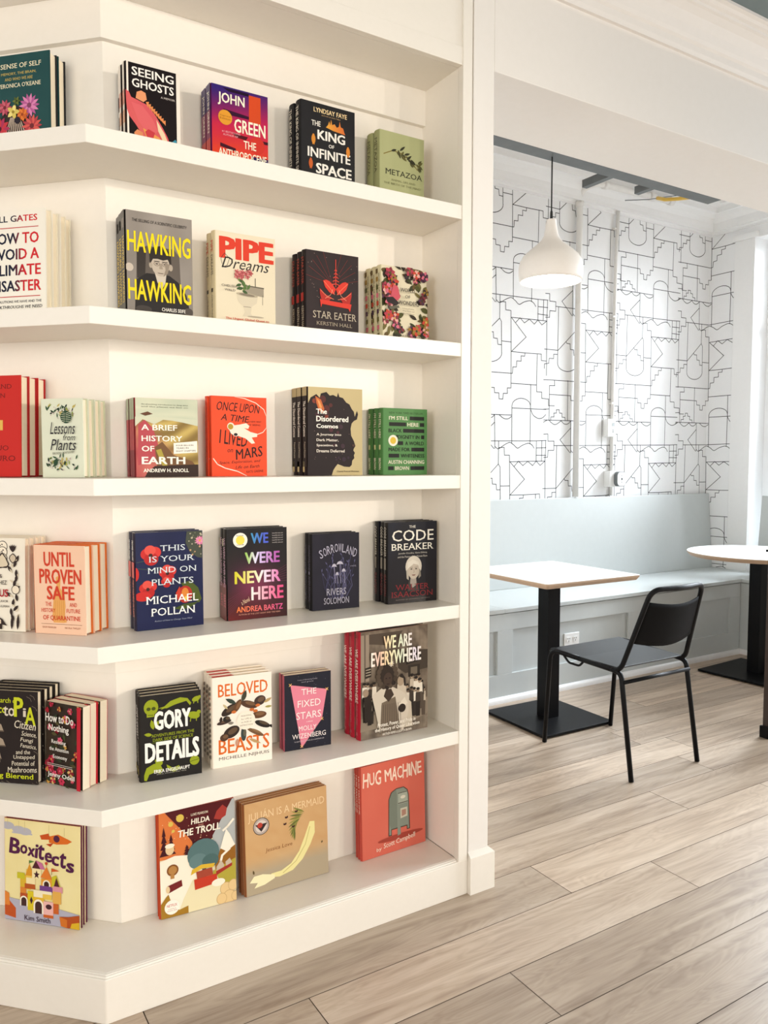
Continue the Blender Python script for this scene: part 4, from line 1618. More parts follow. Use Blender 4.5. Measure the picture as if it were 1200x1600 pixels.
def art_safe(c):
    o = '#cf4a30'
    c.P([(.40, .52), (.46, .48), (.44, .36), (.50, .34), (.54, .36), (.52, .48), (.60, .53), (.62, .68), (.60, .80), (.64, .86), (.58, .87), (.38, .87), (.36, .80), (.38, .66)], '#e3ab66')
    for k in range(5):
        c.L([(.42 + .04 * k, .62), (.41 + .045 * k, .85)], .010, '#d49a50')
    c.T('UNTIL', .22, .08, .80, .235, o, .03)
    c.T('PROVEN', .13, .27, .93, .43, o, .03)
    c.T('SAFE', .27, .46, .79, .61, o, .03)
    c.T('THE', .23, .64, .35, .685, o, .012)
    c.T('HISTORY', .15, .71, .42, .755, o, .012)
    c.T('AND', .70, .64, .84, .685, o, .012)
    c.T('FUTURE', .64, .71, .90, .755, o, .012)
    c.T('OF QUARANTINE', .18, .79, .90, .85, o, .016)
    c.Rc(.14, .885, .93, .889, '#8a5a40')
    c.T('GEOFF MANAUGH', .16, .915, .43, .935, '#a05a3c', .004)
    c.T('NICOLA TWILLEY', .60, .915, .90, .935, '#a05a3c', .004)
    c.top('#d8602c', .62)


def art_plants(c):
    c.serif = True
    c.G(lambda x, v: mixc('#1d2348', '#252b55', nz(x, v, 3)), 6, 8)

    def poppy(x, v, r):
        for k, (dx, dv, q) in enumerate(((-.4, -.1, .62), (.35, -.2, .62), (.0, .25, .70), (-.1, -.35, .55))):
            c.E(x + dx * r, v + dv * r, r * q, ('#c8332e', '#d4413a', '#b82a28', '#dc5a4e')[k], r * q * .9)
        c.E(x - .05 * r, v, r * .2, '#4a2622')
    c.L([(.02, .30), (.12, .29), (.24, .20)], .008, '#4a5a4a')
    c.L([(.02, .36), (.20, .38), (.45, .36)], .008, '#4a5a4a')
    poppy(.23, .235, .15)
    poppy(.47, .43, .13)
    poppy(.45, .52, .08)
    poppy(.18, .58, .13)
    c.E(.10, .65, .12, '#c8332e', .07)
    c.E(.0, .42, .05, '#c8332e', .10)
    c.P([(.76, .005), (.99, .005), (.99, .29), (.92, .28), (.80, .22), (.74, .12)], '#4f5448')
    rn = random.Random(2)
    for k in range(30):
        x, v = rn.uniform(.78, .98), rn.uniform(.02, .26)
        c.E(x, v, rn.uniform(.008, .018), rn.choice(['#b9b29a', '#6c705c', '#36392f', '#c9a27a']), n=6)
    c.flower(.955, .105, .075, '#e39ab4', '#d680a2', 12, '#dcae4c', .4)
    c.P([(.66, .54), (.80, .52), (.92, .60), (.97, .72), (.93, .76), (.80, .70)], '#55622a')
    c.P([(.55, .80), (.70, .76), (.92, .75), (.80, .80), (.66, .82)], '#4c5a26')
    c.E(.72, .66, .11, '#b5382c', .13)
    c.E(.72, .65, .055, '#d98a3c', .085)
    c.E(.74, .70, .03, '#f0c860', .03)
    c.P([(.58, .64), (.64, .57), (.66, .68), (.62, .74)], '#c8442e')
    w = '#d8e0e4'
    c.T('THIS', .36, .135, .73, .195, w, .002)
    c.T('IS YOUR', .20, .245, .86, .305, w, .002)
    c.T('MIND ON', .18, .36, .89, .42, w, .002)
    c.T('PLANTS', .23, .48, .85, .545, w, .002)
    c.T('MICHAEL', .15, .655, .92, .735, '#f0f0ec', .006)
    c.T('POLLAN', .22, .78, .86, .86, '#f0f0ec', .006)
    c.T('Author of How to Change Your Mind', .26, .905, .82, .925, '#aab0c0', 0, .2)
    c.top('#2a2a2c', .4)
    c.SR(.30, .46, '#c8332e', .1, .9)
    c.S('MICHAEL POLLAN', .08, .28, '#e4e4e0')
    c.S('THIS IS YOUR MIND ON PLANTS', .48, .86, '#d06a50')


def art_never(c):
    def f(x, v):
        a = mixc('#1c1a1e', '#2a2420', nz(x, v, 4))
        q = math.exp(-((x - .45) ** 2 * 6 + (v - .62) ** 2 * 18))
        a = mixc(a, '#8a3a5a', q * .9)
        return mixc(a, '#9a3030', max(0, (v - .62) * 1.6) * (1.1 - .7 * x))
    c.G(f, 20, 28)
    for k in range(7):
        c.L([(.0, .95 - .03 * k), (.5, .60), (1.0, .42 + .03 * k)], .004, '#7a3a52')

    def g1(x, v):
        return mixc('#4ab0c0', '#5a6ad0', (x - .3) * 3)

    def g2(x, v):
        return mixc('#a0c860', '#e0dcf0', (x - .30) * 6) if x < .5 else mixc('#d8d0f0', '#b860b0', (x - .5) * 3)

    def g3(x, v):
        return mixc('#d8d040', '#f0e8d8', (x - .15) * 2.6) if x < .55 else mixc('#f2e6f0', '#d868a8', (x - .6) * 3)

    def g4(x, v):
        return mixc('#f4ece6', '#e0588a', (x - .40) * 2)
    c.T('WE', .40, .055, .68, .165, g1, .03)
    c.T('WERE', .30, .265, .87, .385, g2, .03)
    c.T('NEVER', .13, .47, .88, .60, g3, .03)
    c.T('HERE', .40, .65, .93, .79, g4, .03)
    c.T('a Novel', .22, .77, .37, .82, '#e8c8a8', .0, .2, 25)
    c.T('ANDREA BARTZ', .15, .855, .92, .915, lambda x, v: mixc('#f0903c', '#d85aa0', x), .02)
    c.T('AUTHOR OF THE LOST NIGHT AND THE HERD', .18, .935, .88, .95, '#d8a08a')
    c.E(.22, .125, .118, '#f1ece0')
    c.E(.22, .125, .072, '#ecd860')
    c.T('BOOK', .16, .068, .28, .082, '#6a6248', .006)
    c.T('CLUB', .16, .168, .28, .182, '#6a6248', .006)
    for i in range(5):
        c.T('beautifully tense and', .75, .055 + .026 * i, .93, .071 + .026 * i, '#c8c0bc')
    c.top('#26221f', .4)
    c.SR(.6, 1, '#7a2a2c', 0, 1)
    c.S('WE WERE NEVER HERE', .10, .64, '#c9a0b8', .015)
    c.S('BARTZ', .72, .86, '#d8687a', .01)
    c.SR(.11, .19, '#c9c2a8', .0, .25)


def art_sorrow(c):
    c.G(lambda x, v: mixc('#1e1c26', '#2b2838', nz(x, v, 4) + .4 * math.exp(-((x - .5) ** 2 + (v - .5) ** 2) * 8)), 10, 14)
    rn = random.Random(15)
    for k in range(34):
        x0 = rn.uniform(.25, .85)
        x1 = x0 + rn.uniform(-.16, .16)
        v1 = rn.uniform(.28, .62)
        c.L([(x0 * .6 + .2, .86), (x0, .7), (x1, v1)], .007, rn.choice(['#5a5878', '#484664', '#6c6a8a']))
        c.leaf(x1, v1, .07, .022, rn.uniform(50, 130), '#615f80')
    for x, v, r, l in ((.46, .43, .055, .22), (.58, .40, .075, .26), (.66, .50, .045, .16), (.52, .54, .035, .12)):
        c.L([(x, v), (x + .02, v + l)], .014, '#8f8ba2')
        c.P([(x - r, v + .012), (x - r * .6, v - .022), (x, v - .034), (x + r * .6, v - .022), (x + r, v + .012), (x, v + .004)], '#bdb9c6')
    for i, ch_ in enumerate('SORROWLAND'):
        u = i / 9
        v = .265 - .075 * math.sin(math.pi * u)
        c.T(ch_, .15 + .72 * u, v - .055, .15 + .72 * u + .07, v + .055, '#b8b4c4', .004, 0, 14 - 28 * u)
    c.T('RIVERS', .30, .72, .71, .81, '#b4b0bc', .004)
    c.T('SOLOMON', .24, .84, .77, .925, '#b4b0bc', .004)
    c.T('A NOVEL', .80, .43, .93, .45, '#9a96a8')
    c.top('#242129', .45)
    c.S('SORROWLAND', .15, .48, '#5f5c70', .0)
    c.S('RIVERS SOLOMON', .56, .88, '#5f5c70', .0)
    c.SR(.49, .53, '#8c88a0', .3, .6)


def art_code(c):
    c.serif = True
    c.G(lambda x, v: mixc('#221e20', mixc('#262a3a', '#2a2426', v), nz(x, v, 4)), 10, 14)
    w = '#ece7da'
    c.T('THE', .43, .045, .56, .075, w, .0)
    c.T('CODE', .09, .10, .93, .235, w, .006)
    c.T('BREAKER', .08, .265, .92, .345, w, .006)
    c.T('Jennifer Doudna, Gene Editing,', .21, .375, .80, .40, '#c9c2b6', .004)
    c.T('and the Future of the Human Race', .20, .415, .80, .44, '#c9c2b6', .004)
    # monochrome portrait of a woman with short light hair
    c.P([(.40, .86), (.42, .74), (.46, .70), (.56, .70), (.60, .76), (.64, .86)], '#4a4340')
    c.P([(.46, .68), (.57, .68), (.58, .78), (.50, .82), (.45, .76)], '#a39a90')
    c.E(.52, .555, .165, '#d0c8ba', .19)
    c.P([(.37, .60), (.38, .70), (.42, .72), (.42, .58)], '#b5ad9f')
    c.P([(.66, .60), (.67, .68), (.62, .71), (.62, .58)], '#8f877b')
    c.E(.52, .605, .115, '#bfb3a4', .15)
    c.P([(.40, .58), (.40, .50), (.50, .47), (.62, .50), (.66, .60), (.62, .54), (.52, .52)], '#dad3c6')
    for x in (.475, .57):
        c.E(x, .585, .022, '#4a403a', .010)
        c.L([(x - .028, .566), (x + .026, .564)], .006, '#6b5f56')
    c.L([(.525, .59), (.53, .625), (.515, .63)], .006, '#8a7d70')
    c.P([(.48, .655), (.565, .655), (.54, .668), (.50, .668)], '#7c4f4a')
    c.T('WALTER', .16, .77, .83, .84, '#8a3034', .004)
    c.T('ISAACSON', .08, .855, .91, .925, '#8a3034', .004)
    c.T('AUTHOR OF LEONARDO DA VINCI', .16, .95, .85, .963, '#8a7a74')
    c.top('#2a2530', .45)
    c.S('CODE BREAKER', .06, .42, '#d8d0c4', .004)
    c.SR(.44, .58, '#8f877c', .25, .7)
    c.S('ISAACSON', .64, .9, '#8a3034', .004)


def art_myco(c):
    rn = random.Random(31)
    c.G(lambda x, v: mixc('#241b1a', '#332825', nz(x, v, 5)), 8, 12)
    y = '#c6cc2c'
    w = '#d6ccba'
    for x, v, r in ((.14, .50, .16), (.30, .42, .13), (.32, .58, .14), (.16, .74, .12), (.30, .72, .09)):
        c.P([(x - .03, v), (x + .03, v), (x + .05, v + .20), (x - .05, v + .20)], '#8f8070')
        c.P([(x - r, v + .02), (x - r * .7, v - .05), (x, v - .085), (x + r * .7, v - .05), (x + r, v + .02)], '#a69684')
        c.L([(x - r, v + .02), (x + r, v + .02)], .02, '#6b5d50')
    for k in range(14):
        x, v = rn.choice([(rn.uniform(.02, .98), rn.uniform(0, .06)), (rn.uniform(.9, .99), rn.uniform(.1, 1)), (rn.uniform(0, .98), rn.uniform(.93, .99))])
        c.L([(x, v), (x + .06, v + .02), (x + .08, v + .05)], .005, '#8f8274')
    c.T('In Search of', .18, .075, .68, .13, y, .012, .1)
    c.T('Myco', .18, .155, .48, .27, y, .018, .05)
    c.T('to', .44, .17, .62, .27, w, .018)
    c.T('P', .62, .07, .76, .27, y, .03)
    c.T('i', .77, .18, .81, .27, w, .018)
    c.T('A', .80, .17, .97, .36, y, .02)
    for i, (t, x0, x1) in enumerate((('Citizen', .62, .98), ('Science,', .74, .99), ('Fungi', .72, .93), ('Fanatics,', .72, .99), ('and the', .64, .88), ('Untapped', .60, .96), ('Potential of', .57, .96), ('Mushrooms', .50, .99))):
        h_ = (.085, .06, .055, .05, .045, .055, .05, .06)[i]
        v = (.32, .43, .50, .565, .63, .685, .75, .815)[i]
        c.T(t, x0, v, x1, v + h_, w, .012, .1, -5 if i < 4 else 3)
    c.T('Doug Bierend', .10, .89, .93, .96, y, .02)
    c.S('MYCOTOPIA', .1, .5, y)


def art_nothing(c):
    rn = random.Random(17)
    c.G(lambda x, v: mixc('#2e241f', '#4a3a2a', nz(x, v, 6)), 8, 12)
    pal = ['#b0283c', '#c83a5a', '#8c2030', '#d8607c', '#c89a4a', '#d8b878', '#a02a40']
    for k in range(44):
        x, v = rn.uniform(.02, .92), rn.uniform(.01, .99)
        if rn.random() < .35:
            c.leaf(x, v, .16, .07, rn.uniform(0, 360), rn.choice(['#4a5230', '#38402a', '#5c5434']))
        else:
            c.flower(x, v, rn.uniform(.05, .10), rn.choice(pal), rn.choice(pal), 6, rn.choice(pal), .8, rn.uniform(0, 60))
    w = '#f0ebe2'
    c.T('How to Do', .05, .13, .80, .23, w, .018)
    c.T('Nothing', .14, .26, .68, .36, w, .018)
    c.T('Resisting', .22, .44, .60, .50, w, .012)
    c.T('the Attention', .16, .53, .68, .575, w, .012)
    c.T('Economy', .26, .62, .64, .68, w, .012)
    c.Rc(.10, .735, .78, .739, w)
    c.Rc(.10, .755, .78, .759, w)
    c.T('Jenny Odell', .12, .84, .84, .91, w, .016)
    c.Rc(.90, 0, 1.0, 1, '#c3263a')


def art_gory(c):
    c.G(lambda x, v: mixc('#201d1b', '#2a2623', nz(x, v, 5)), 6, 8)
    g, d = '#9aa524', '#4c5416'
    c.E(.19, .14, .115, g, .13)
    c.Rc(.12, .20, .24, .25, g)
    for x in (.15, .23):
        c.E(x, .155, .033, d, .03)
    c.L([(.14, .225), (.22, .23)], .01, d)
    c.P([(.34, .18), (.50, .09), (.66, .06), (.78, .08), (.84, .14), (.82, .17), (.76, .11), (.62, .13), (.50, .15)], g)
    c.P([(.30, .16), (.54, .125), (.60, .13), (.44, .17)], g)
    for x, v, r, a in ((.92, .10, .07, 20), (.88, .29, .10, -15)):
        c.E(x, v, r, g, r * .6, a)
        c.E(x + r * .8, v - r * .3, r * .35, g)
        c.L([(x - r * .5, v + r * .3), (x - r * .6, v + r * .7)], .015, g)
        c.L([(x + r * .4, v + r * .3), (x + r * .4, v + r * .7)], .015, g)
    c.leaf(.22, .40, .17, .07, 100, g)
    c.leaf(.20, .46, .13, .06, 170, g)
    c.leaf(.26, .38, .12, .05, 70, g)
    c.P([(.16, .56), (.30, .53), (.42, .55), (.30, .57)], d)
    c.P([(.06, .92), (.10, .84), (.22, .80), (.32, .82), (.36, .88), (.32, .93), (.24, .90), (.14, .92), (.10, .99), (.06, .98)], g)
    c.E(.30, .80, .06, g, .05)
    c.leaf(.26, .79, .06, .04, 100, g)
    c.leaf(.33, .79, .06, .04, 80, g)
    c.P([(.42, .83), (.52, .88), (.62, .86), (.66, .90), (.54, .93), (.44, .90)], g)
    c.E(.88, .83, .08, g)
    c.L([(.80, .84), (.96, .82)], .008, d)
    w = '#f1eee8'
    c.T('GORY', .24, .20, .82, .405, w, .045)
    c.T('ADVENTURES FROM THE', .19, .455, .88, .49, g, .012)
    c.T('DARK SIDE OF SCIENCE', .21, .505, .86, .54, g, .012)
    c.T('DETAILS', .09, .555, .95, .775, w, .045)
    c.T('ERIKA ENGELHAUPT', .22, .875, .80, .915, w, .018)
    c.T('GROSS, STRANGE AND TRUE', .26, .925, .74, .938, '#b8b4a8')
    c.S('GORY DETAILS', .14, .50, w, .025)
    c.S('ERIKA ENGELHAUPT', .56, .80, '#b8b4a8', .0)
    c.SR(.86, .93, '#9a8a2c', .2, .6)


def art_beloved(c):
    o = '#d8702a'
    rn = random.Random(6)
    c.T('BELOVED', .11, .08, .93, .22, o, .014)
    c.T('BEASTS', .11, .69, .95, .855, o, .014)
    c.serif = True
    c.T('MICHELLE NIJHUIS', .11, .885, .95, .93, '#4a4038', .0)
    # ring of animal shapes round a cream disc
    dk = ['#3c2f28', '#5a4030', '#4a3a34', '#6b4a32', '#2e2824', '#7a5c40', '#3f4a48']
    blobs = [(.30, .37, .16, .07, 30), (.62, .34, .15, .06, -20), (.80, .31, .10, .08, 20), (.78, .47, .13, .06, 0), (.84, .58, .14, .05, -25), (.72, .66, .16, .035, -30), (.52, .66, .045, .12, 0), (.32, .62, .14, .09, 25), (.20, .67, .07, .06, 10), (.20, .50, .12, .035, 10), (.42, .34, .12, .05, 60), (.24, .47, .06, .05, 0)]
    for i, (x, v, rx, ry, a) in enumerate(blobs):
        c.E(x, v, rx, dk[i % 7], ry, a)
        c.E(x + .02, v - .01, rx * .6, mixc(dk[i % 7], '#b8946a', .35), ry * .5, a)
    for (x, v, l, wd, a, q) in ((.50, .30, .20, .08, 70, '#4a4a3c'), (.40, .31, .2, .07, 150, '#3c4840'), (.86, .34, .16, .05, 25, '#b8a070'), (.88, .39, .13, .04, 0, '#a8a060'), (.14, .50, .10, .05, 80, '#3c2f28'), (.26, .36, .12, .04, 130, '#c8b890'), (.36, .52, .1, .05, 180, '#8c8478'), (.60, .72, .24, .05, -28, '#c0a070'), (.42, .70, .14, .06, -100, '#c89a80'), (.95, .60, .1, .05, -30, '#2e2824')):
        c.leaf(x, v, l, wd, a, q)
    for x, v in ((.72, .42), (.76, .36), (.36, .40), (.66, .40)):
        c.E(x, v, .04, '#c8743c', .025)
    c.E(.56, .51, .155, '#efe6d6')
    for i, t in enumerate(('FIGHTING', 'for LIFE in', 'an AGE of', 'EXTINCTION')):
        c.T(t, .48 - (.02 if i == 3 else 0), .45 + i * .035, .65 + (.02 if i == 3 else 0), .466 + i * .035, '#7a6a58', .0)
    c.top('#c83c30', .40)
    for k in range(14):
        v = .10 + k * .058
        c.SR(v, v + rn.uniform(.02, .045), rn.choice(dk + ['#c9846a']), .55, .85)
        c.SR(v + .02, v + .05, rn.choice(dk), .15, .42)


def art_fixed(c):
    c.G(lambda x, v: mixc('#22232f', '#2b2c3a', nz(x, v, 4)), 6, 8)
    rn = random.Random(3)
    for k in range(30):
        c.E(rn.random(), rn.random(), .004, '#a0a0b0', n=4)
    c.P([(.13, .13), (.91, .24), (.80, .63), (.36, .985)], '#e08a9c')
    for x, v in ((.13, .13), (.91, .24), (.80, .63), (.36, .96)):
        c.flower(x, v, .045, '#d8a860', '#e0b878', 4, '#f0d8a0', .35, 45)
    w = '#f2e8e4'
    c.T('THE', .36, .20, .68, .28, w, .0)
    c.T('FIXED', .28, .35, .77, .44, w, .0)
    c.T('STARS', .25, .505, .78, .60, w, .0)
    c.T('A MEMOIR', .46, .635, .60, .65, w)
    c.T('MOLLY', .30, .69, .68, .755, w, .002)
    c.T('WIZENBERG', .16, .79, .88, .855, w, .002)
    c.T('THE BESTSELLING AUTHOR OF A HOMEMADE LIFE', .20, .885, .84, .90, '#c8c0c4')
    c.T('A story of shimmering honesty', .28, .07, .70, .09, '#b0aab4')
    c.T('and grace', .36, .10, .62, .118, '#b0aab4')
    c.S('THE FIXED STARS', .12, .6, '#c85a72', .004, .35, .7)


def art_every(c):
    rn = random.Random(44)

    def f(x, v):
        q = nz(x, v, 7, 2) * .6 + nz(x, v, 22, 5) * .4
        return mixc('#4a3f36', '#a89a88', q * 1.2 - .1)
    c.G(f, 40, 54)
    c.Rc(.012, .03, .13, .46, '#9a8c7c')
    c.Rc(.06, .03, .08, .46, '#6c6055')
    c.P([(.13, .03), (.62, .03), (.5, .16), (.13, .12)], '#5a4e44')
    c.P([(.55, .28), (.70, .22), (1, .24), (1, .42), (.66, .44), (.55, .38)], '#4c4239')
    c.P([(.67, .285), (.90, .255), (.90, .335), (.67, .36)], '#2c2622')
    c.T('VILLAGE', .69, .285, .88, .305, '#cfc4b4', .012, .1, 5)
    c.T('CIGARS', .69, .315, .87, .335, '#cfc4b4', .012, .1, 5)
    c.Rc(.70, .37, .88, .48, '#3a322b')
    c.Rc(.74, .39, .84, .46, '#756a5c')
    c.P([(.07, .335), (.16, .325), (.16, .42), (.07, .435)], '#3a322b')
    for i in range(3):
        c.L([(.085, .355 + .025 * i), (.15, .35 + .025 * i)], .010, '#b8ab99')
    c.P([(.012, .80), (1, .70), (1, .86), (.8, .90), (.0, .92)], '#8f8272')
    # crowd
    for k in range(26):
        x = rn.choice([rn.uniform(.02, .24), rn.uniform(.66, .97)])
        v = rn.uniform(.47, .62)
        s_ = rn.uniform(.9, 1.3)
        sh = rn.choice(['#d8cdbd', '#c2b5a3', '#4a4038', '#8a7d6d', '#e2d9ca'])
        c.P([(x - .03 * s_, v + .02), (x + .03 * s_, v + .02), (x + .035 * s_, v + .12), (x - .035 * s_, v + .12)], sh)
        c.P([(x - .03 * s_, v + .11), (x + .03 * s_, v + .11), (x + .025 * s_, v + .25), (x - .025 * s_, v + .25)], rn.choice(['#2e2722', '#5c5046', '#3a322c']))
        c.E(x, v, .022 * s_, rn.choice(['#a8947e', '#6e5c4c', '#8c7864']), .026 * s_)
        c.E(x, v - .012, .023 * s_, '#2e2722', .016 * s_)
    # two central figures
    c.P([(.53, .53), (.60, .50), (.66, .54), (.66, .66), (.74, .72), (.76, .95), (.60, .95), (.52, .70)], '#c9bdab')
    c.E(.58, .50, .05, '#ab9984', .065)
    c.P([(.56, .46), (.60, .43), (.65, .48), (.66, .56), (.63, .55), (.62, .48)], '#332b26')
    c.P([(.16, .60), (.30, .54), (.45, .54), (.60, .60), (.70, .66), (.70, .80), (.62, .97), (.28, .97), (.22, .78)], '#cfc4b4')
    c.P([(.30, .68), (.50, .64), (.58, .97), (.28, .97)], '#7b6d5e')
    c.P([(.36, .56), (.44, .56), (.48, .62), (.40, .68), (.33, .62)], '#4a3c33')
    for k in range(10):
        c.L([(.30 + .03 * k, .70), (.28 + .034 * k, .97)], .006, '#544940')
    c.P([(.55, .72), (.64, .66), (.68, .72), (.56, .80)], '#ded4c4')
    c.E(.60, .76, .055, '#372d27')
    c.E(.38, .425, .135, '#3a3029', .155)
    for k in range(16):
        a = k * 22.5
        c.E(.38 + .13 * math.cos(R(a)), .425 - .15 * math.sin(R(a)) / c.a, .035, rn.choice(['#4c4036', '#5a4d41', '#332a24']), n=10)
    c.E(.39, .465, .065, '#4f4037', .085)
    c.P([(.365, .503), (.415, .503), (.405, .515), (.375, .515)], '#3a2e28')
    c.E(.365, .455, .012, '#2b231f', .008)
    c.E(.415, .455, .012, '#2b231f', .008)
    c.flower(.44, .325, .04, '#d8cdbd', '#c2b5a3', 7)
    c.P([(.04, .60), (.13, .58), (.16, .66), (.15, .82), (.06, .84)], '#332b26')
    c.E(.07, .56, .04, '#a08c78', .05)

    def rb(x, v):
        pal = ['#f4eee4', '#ecc4b4', '#eed8b0', '#f0ecc8', '#dce4cc', '#f4eee4', '#e4dce8', '#f4eee4']
        u = max(0, min(.999, (x - .15) / .75)) * 7
        i = int(u)
        return mixc(pal[i], pal[i + 1], u - i)
    c.T('WE ARE', .33, .06, .74, .175, rb, .03)
    c.T('EVERYWHERE', .15, .20, .88, .325, rb, .03)
    c.T('Protest, Power, and Pride in', .24, .865, .80, .905, '#f0e9dd', .022)
    c.T('the History of Queer Liberation', .20, .91, .86, .95, '#f0e9dd', .022)
    c.T('MATTHEW RIEMER & LEIGHTON BROWN', .31, .963, .74, .985, '#f0e9dd', .014)
    c.S('WE ARE EVERYWHERE', .16, .66, '#f1dfd8', .014, .2, .72)
    c.S('PROTEST, POWER, AND PRIDE', .68, .86, '#d88a94', .0, .4, .62)
    c.S('WE ARE', .03, .06, '#8c1c2c', .01, .25, .75)
    c.S('HERE', .93, .96, '#d88a94', .0, .35, .65)
    c.top('#262220', .95)


def art_boxi(c):
    c.G(lambda x, v: mixc('#efe4b4', '#e6d89c', nz(x, v, 3)), 6, 8)
    for x, v in ((.05, .07), (.20, .10), (.28, .11)):
        c.E(x, v, .09, '#b9b8c0', .045)
        c.L([(x, v), (x, .01)], .004, '#c8bb8c')
    c.Rc(.11, .125, .38, .14, '#b9b8c0')
    # cardboard rocket on strings
    c.P([(.60, .13), (.72, .10), (.86, .14), (.90, .155), (.84, .185), (.70, .20), (.60, .19)], '#d8742c')
    c.P([(.48, .13), (.60, .10), (.62, .16), (.50, .17)], '#c85a28')
    c.P([(.56, .21), (.66, .19), (.62, .23)], '#b8481f')
    c.L([(.60, .02), (.60, .12)], .004, '#c8bb8c')
    c.L([(.80, .03), (.80, .11)], .004, '#c8bb8c')
    c.E(.70, .145, .04, '#5a2c4a')
    pu = '#5a2350'
    for i, (ch_, x, v, s_) in enumerate((('B', .085, .19, .15), ('o', .225, .245, .085), ('x', .325, .265, .08), ('i', .425, .225, .13), ('t', .46, .225, .14), ('e', .55, .29, .09), ('c', .64, .315, .09), ('t', .745, .28, .14), ('s', .835, .365, .09))):
        c.T(ch_, x, v, x + (.13 if ch_ == 'B' else .026 if ch_ == 'i' else .075 if ch_ == 't' else .085), v + s_, pu, .03, 0, -6)
    # table
    c.P([(.04, .78), (.30, .80), (.72, .83), (1, .86), (1, 1), (.012, 1), (.012, .80)], '#b4b2c0')
    c.P([(.012, .78), (.06, .80), (.16, .88), (.16, .98), (.012, .96)], '#c05a24')
    c.P([(.012, .72), (.07, .74), (.08, .86), (.012, .86)], '#dd8a3c')
    # castle of boxes
    A = c.Rc
    A(.22, .54, .36, .68, '#d8b43c'); A(.18, .52, .28, .58, '#c8c034')
    A(.22, .66, .30, .78, '#d88a3c'); A(.30, .48, .42, .66, '#e6c45a')
    A(.30, .56, .42, .62, '#efe0b0'); A(.28, .62, .42, .67, '#b8602c')
    c.P([(.29, .54), (.345, .42), (.40, .54)], '#d89a34')
    c.P([(.38, .46), (.43, .38), (.49, .46)], '#5a2a34')
    c.P([(.43, .38), (.51, .40), (.55, .46), (.49, .46)], '#c87aa0')
    A(.38, .46, .50, .56, '#efe0b0')
    c.P([(.44, .475), (.452, .505), (.48, .507), (.458, .525), (.466, .555), (.44, .538), (.414, .555), (.422, .525), (.40, .507), (.428, .505)], '#4a2430')
    c.P([(.49, .54), (.57, .43), (.65, .56)], '#dd8438')
    A(.50, .55, .64, .64, '#e0a040')
    c.arch(.52, .56, .62, .635, '#f2ead8'); c.arch(.537, .573, .603, .635, '#4a2c28')
    A(.48, .62, .65, .68, '#7a4a90')
    c.P([(.64, .52), (.70, .50), (.76, .63), (.64, .63)], '#c8c034')
    c.P([(.66, .63), (.70, .52), (.75, .63)], '#5a2a34')
    A(.65, .61, .78, .67, '#d89aa4'); A(.65, .66, .76, .78, '#e0b05a')
    A(.22, .72, .32, .84, '#b8582c'); c.arch(.22, .745, .32, .845, '#f2ead8'); c.arch(.235, .76, .305, .845, '#4a2c28')
    A(.32, .69, .42, .88, '#d8c42c'); c.P([(.37, .74), (.39, .78), (.37, .82), (.35, .78)], '#4a2430')
    A(.40, .67, .64, .75, '#efe6c8'); A(.52, .70, .64, .75, '#e6c45a')
    A(.40, .74, .54, .90, '#e0b83c'); c.arch(.40, .76, .53, .90, '#f2ead8'); c.arch(.42, .78, .51, .90, '#4a2c28')
    A(.53, .77, .66, .91, '#e8b8b4'); c.E(.60, .82, .04, '#4a2430', .03); A(.53, .90, .66, .93, '#c8682c')
    A(.66, .78, .73, .88, '#c8682c')
    c.L([(.345, .42), (.345, .39)], .006, '#6a4a30'); c.P([(.345, .385), (.41, .395), (.345, .415)], '#5a8a48')
    c.L([(.64, .50), (.64, .44)], .006, '#6a4a30'); c.P([(.64, .435), (.74, .455), (.64, .47)], '#d0602c')
    c.L([(.57, .43), (.57, .40)], .006, '#6a4a30'); c.E(.57, .395, .018, '#c8503a')
    c.P([(.74, .90), (.86, .89), (1, .86), (1, .97), (.86, 1), (.76, .99)], '#b5561f')
    c.P([(.74, .90), (.84, .92), (.84, 1), (.76, .99)], '#d07a2c')
    c.P([(.90, .95), (1, .93), (1, 1), (.88, 1)], '#d8b42c')
    c.T('Kim Smith', .28, .932, .62, .982, '#4a3444', .008)


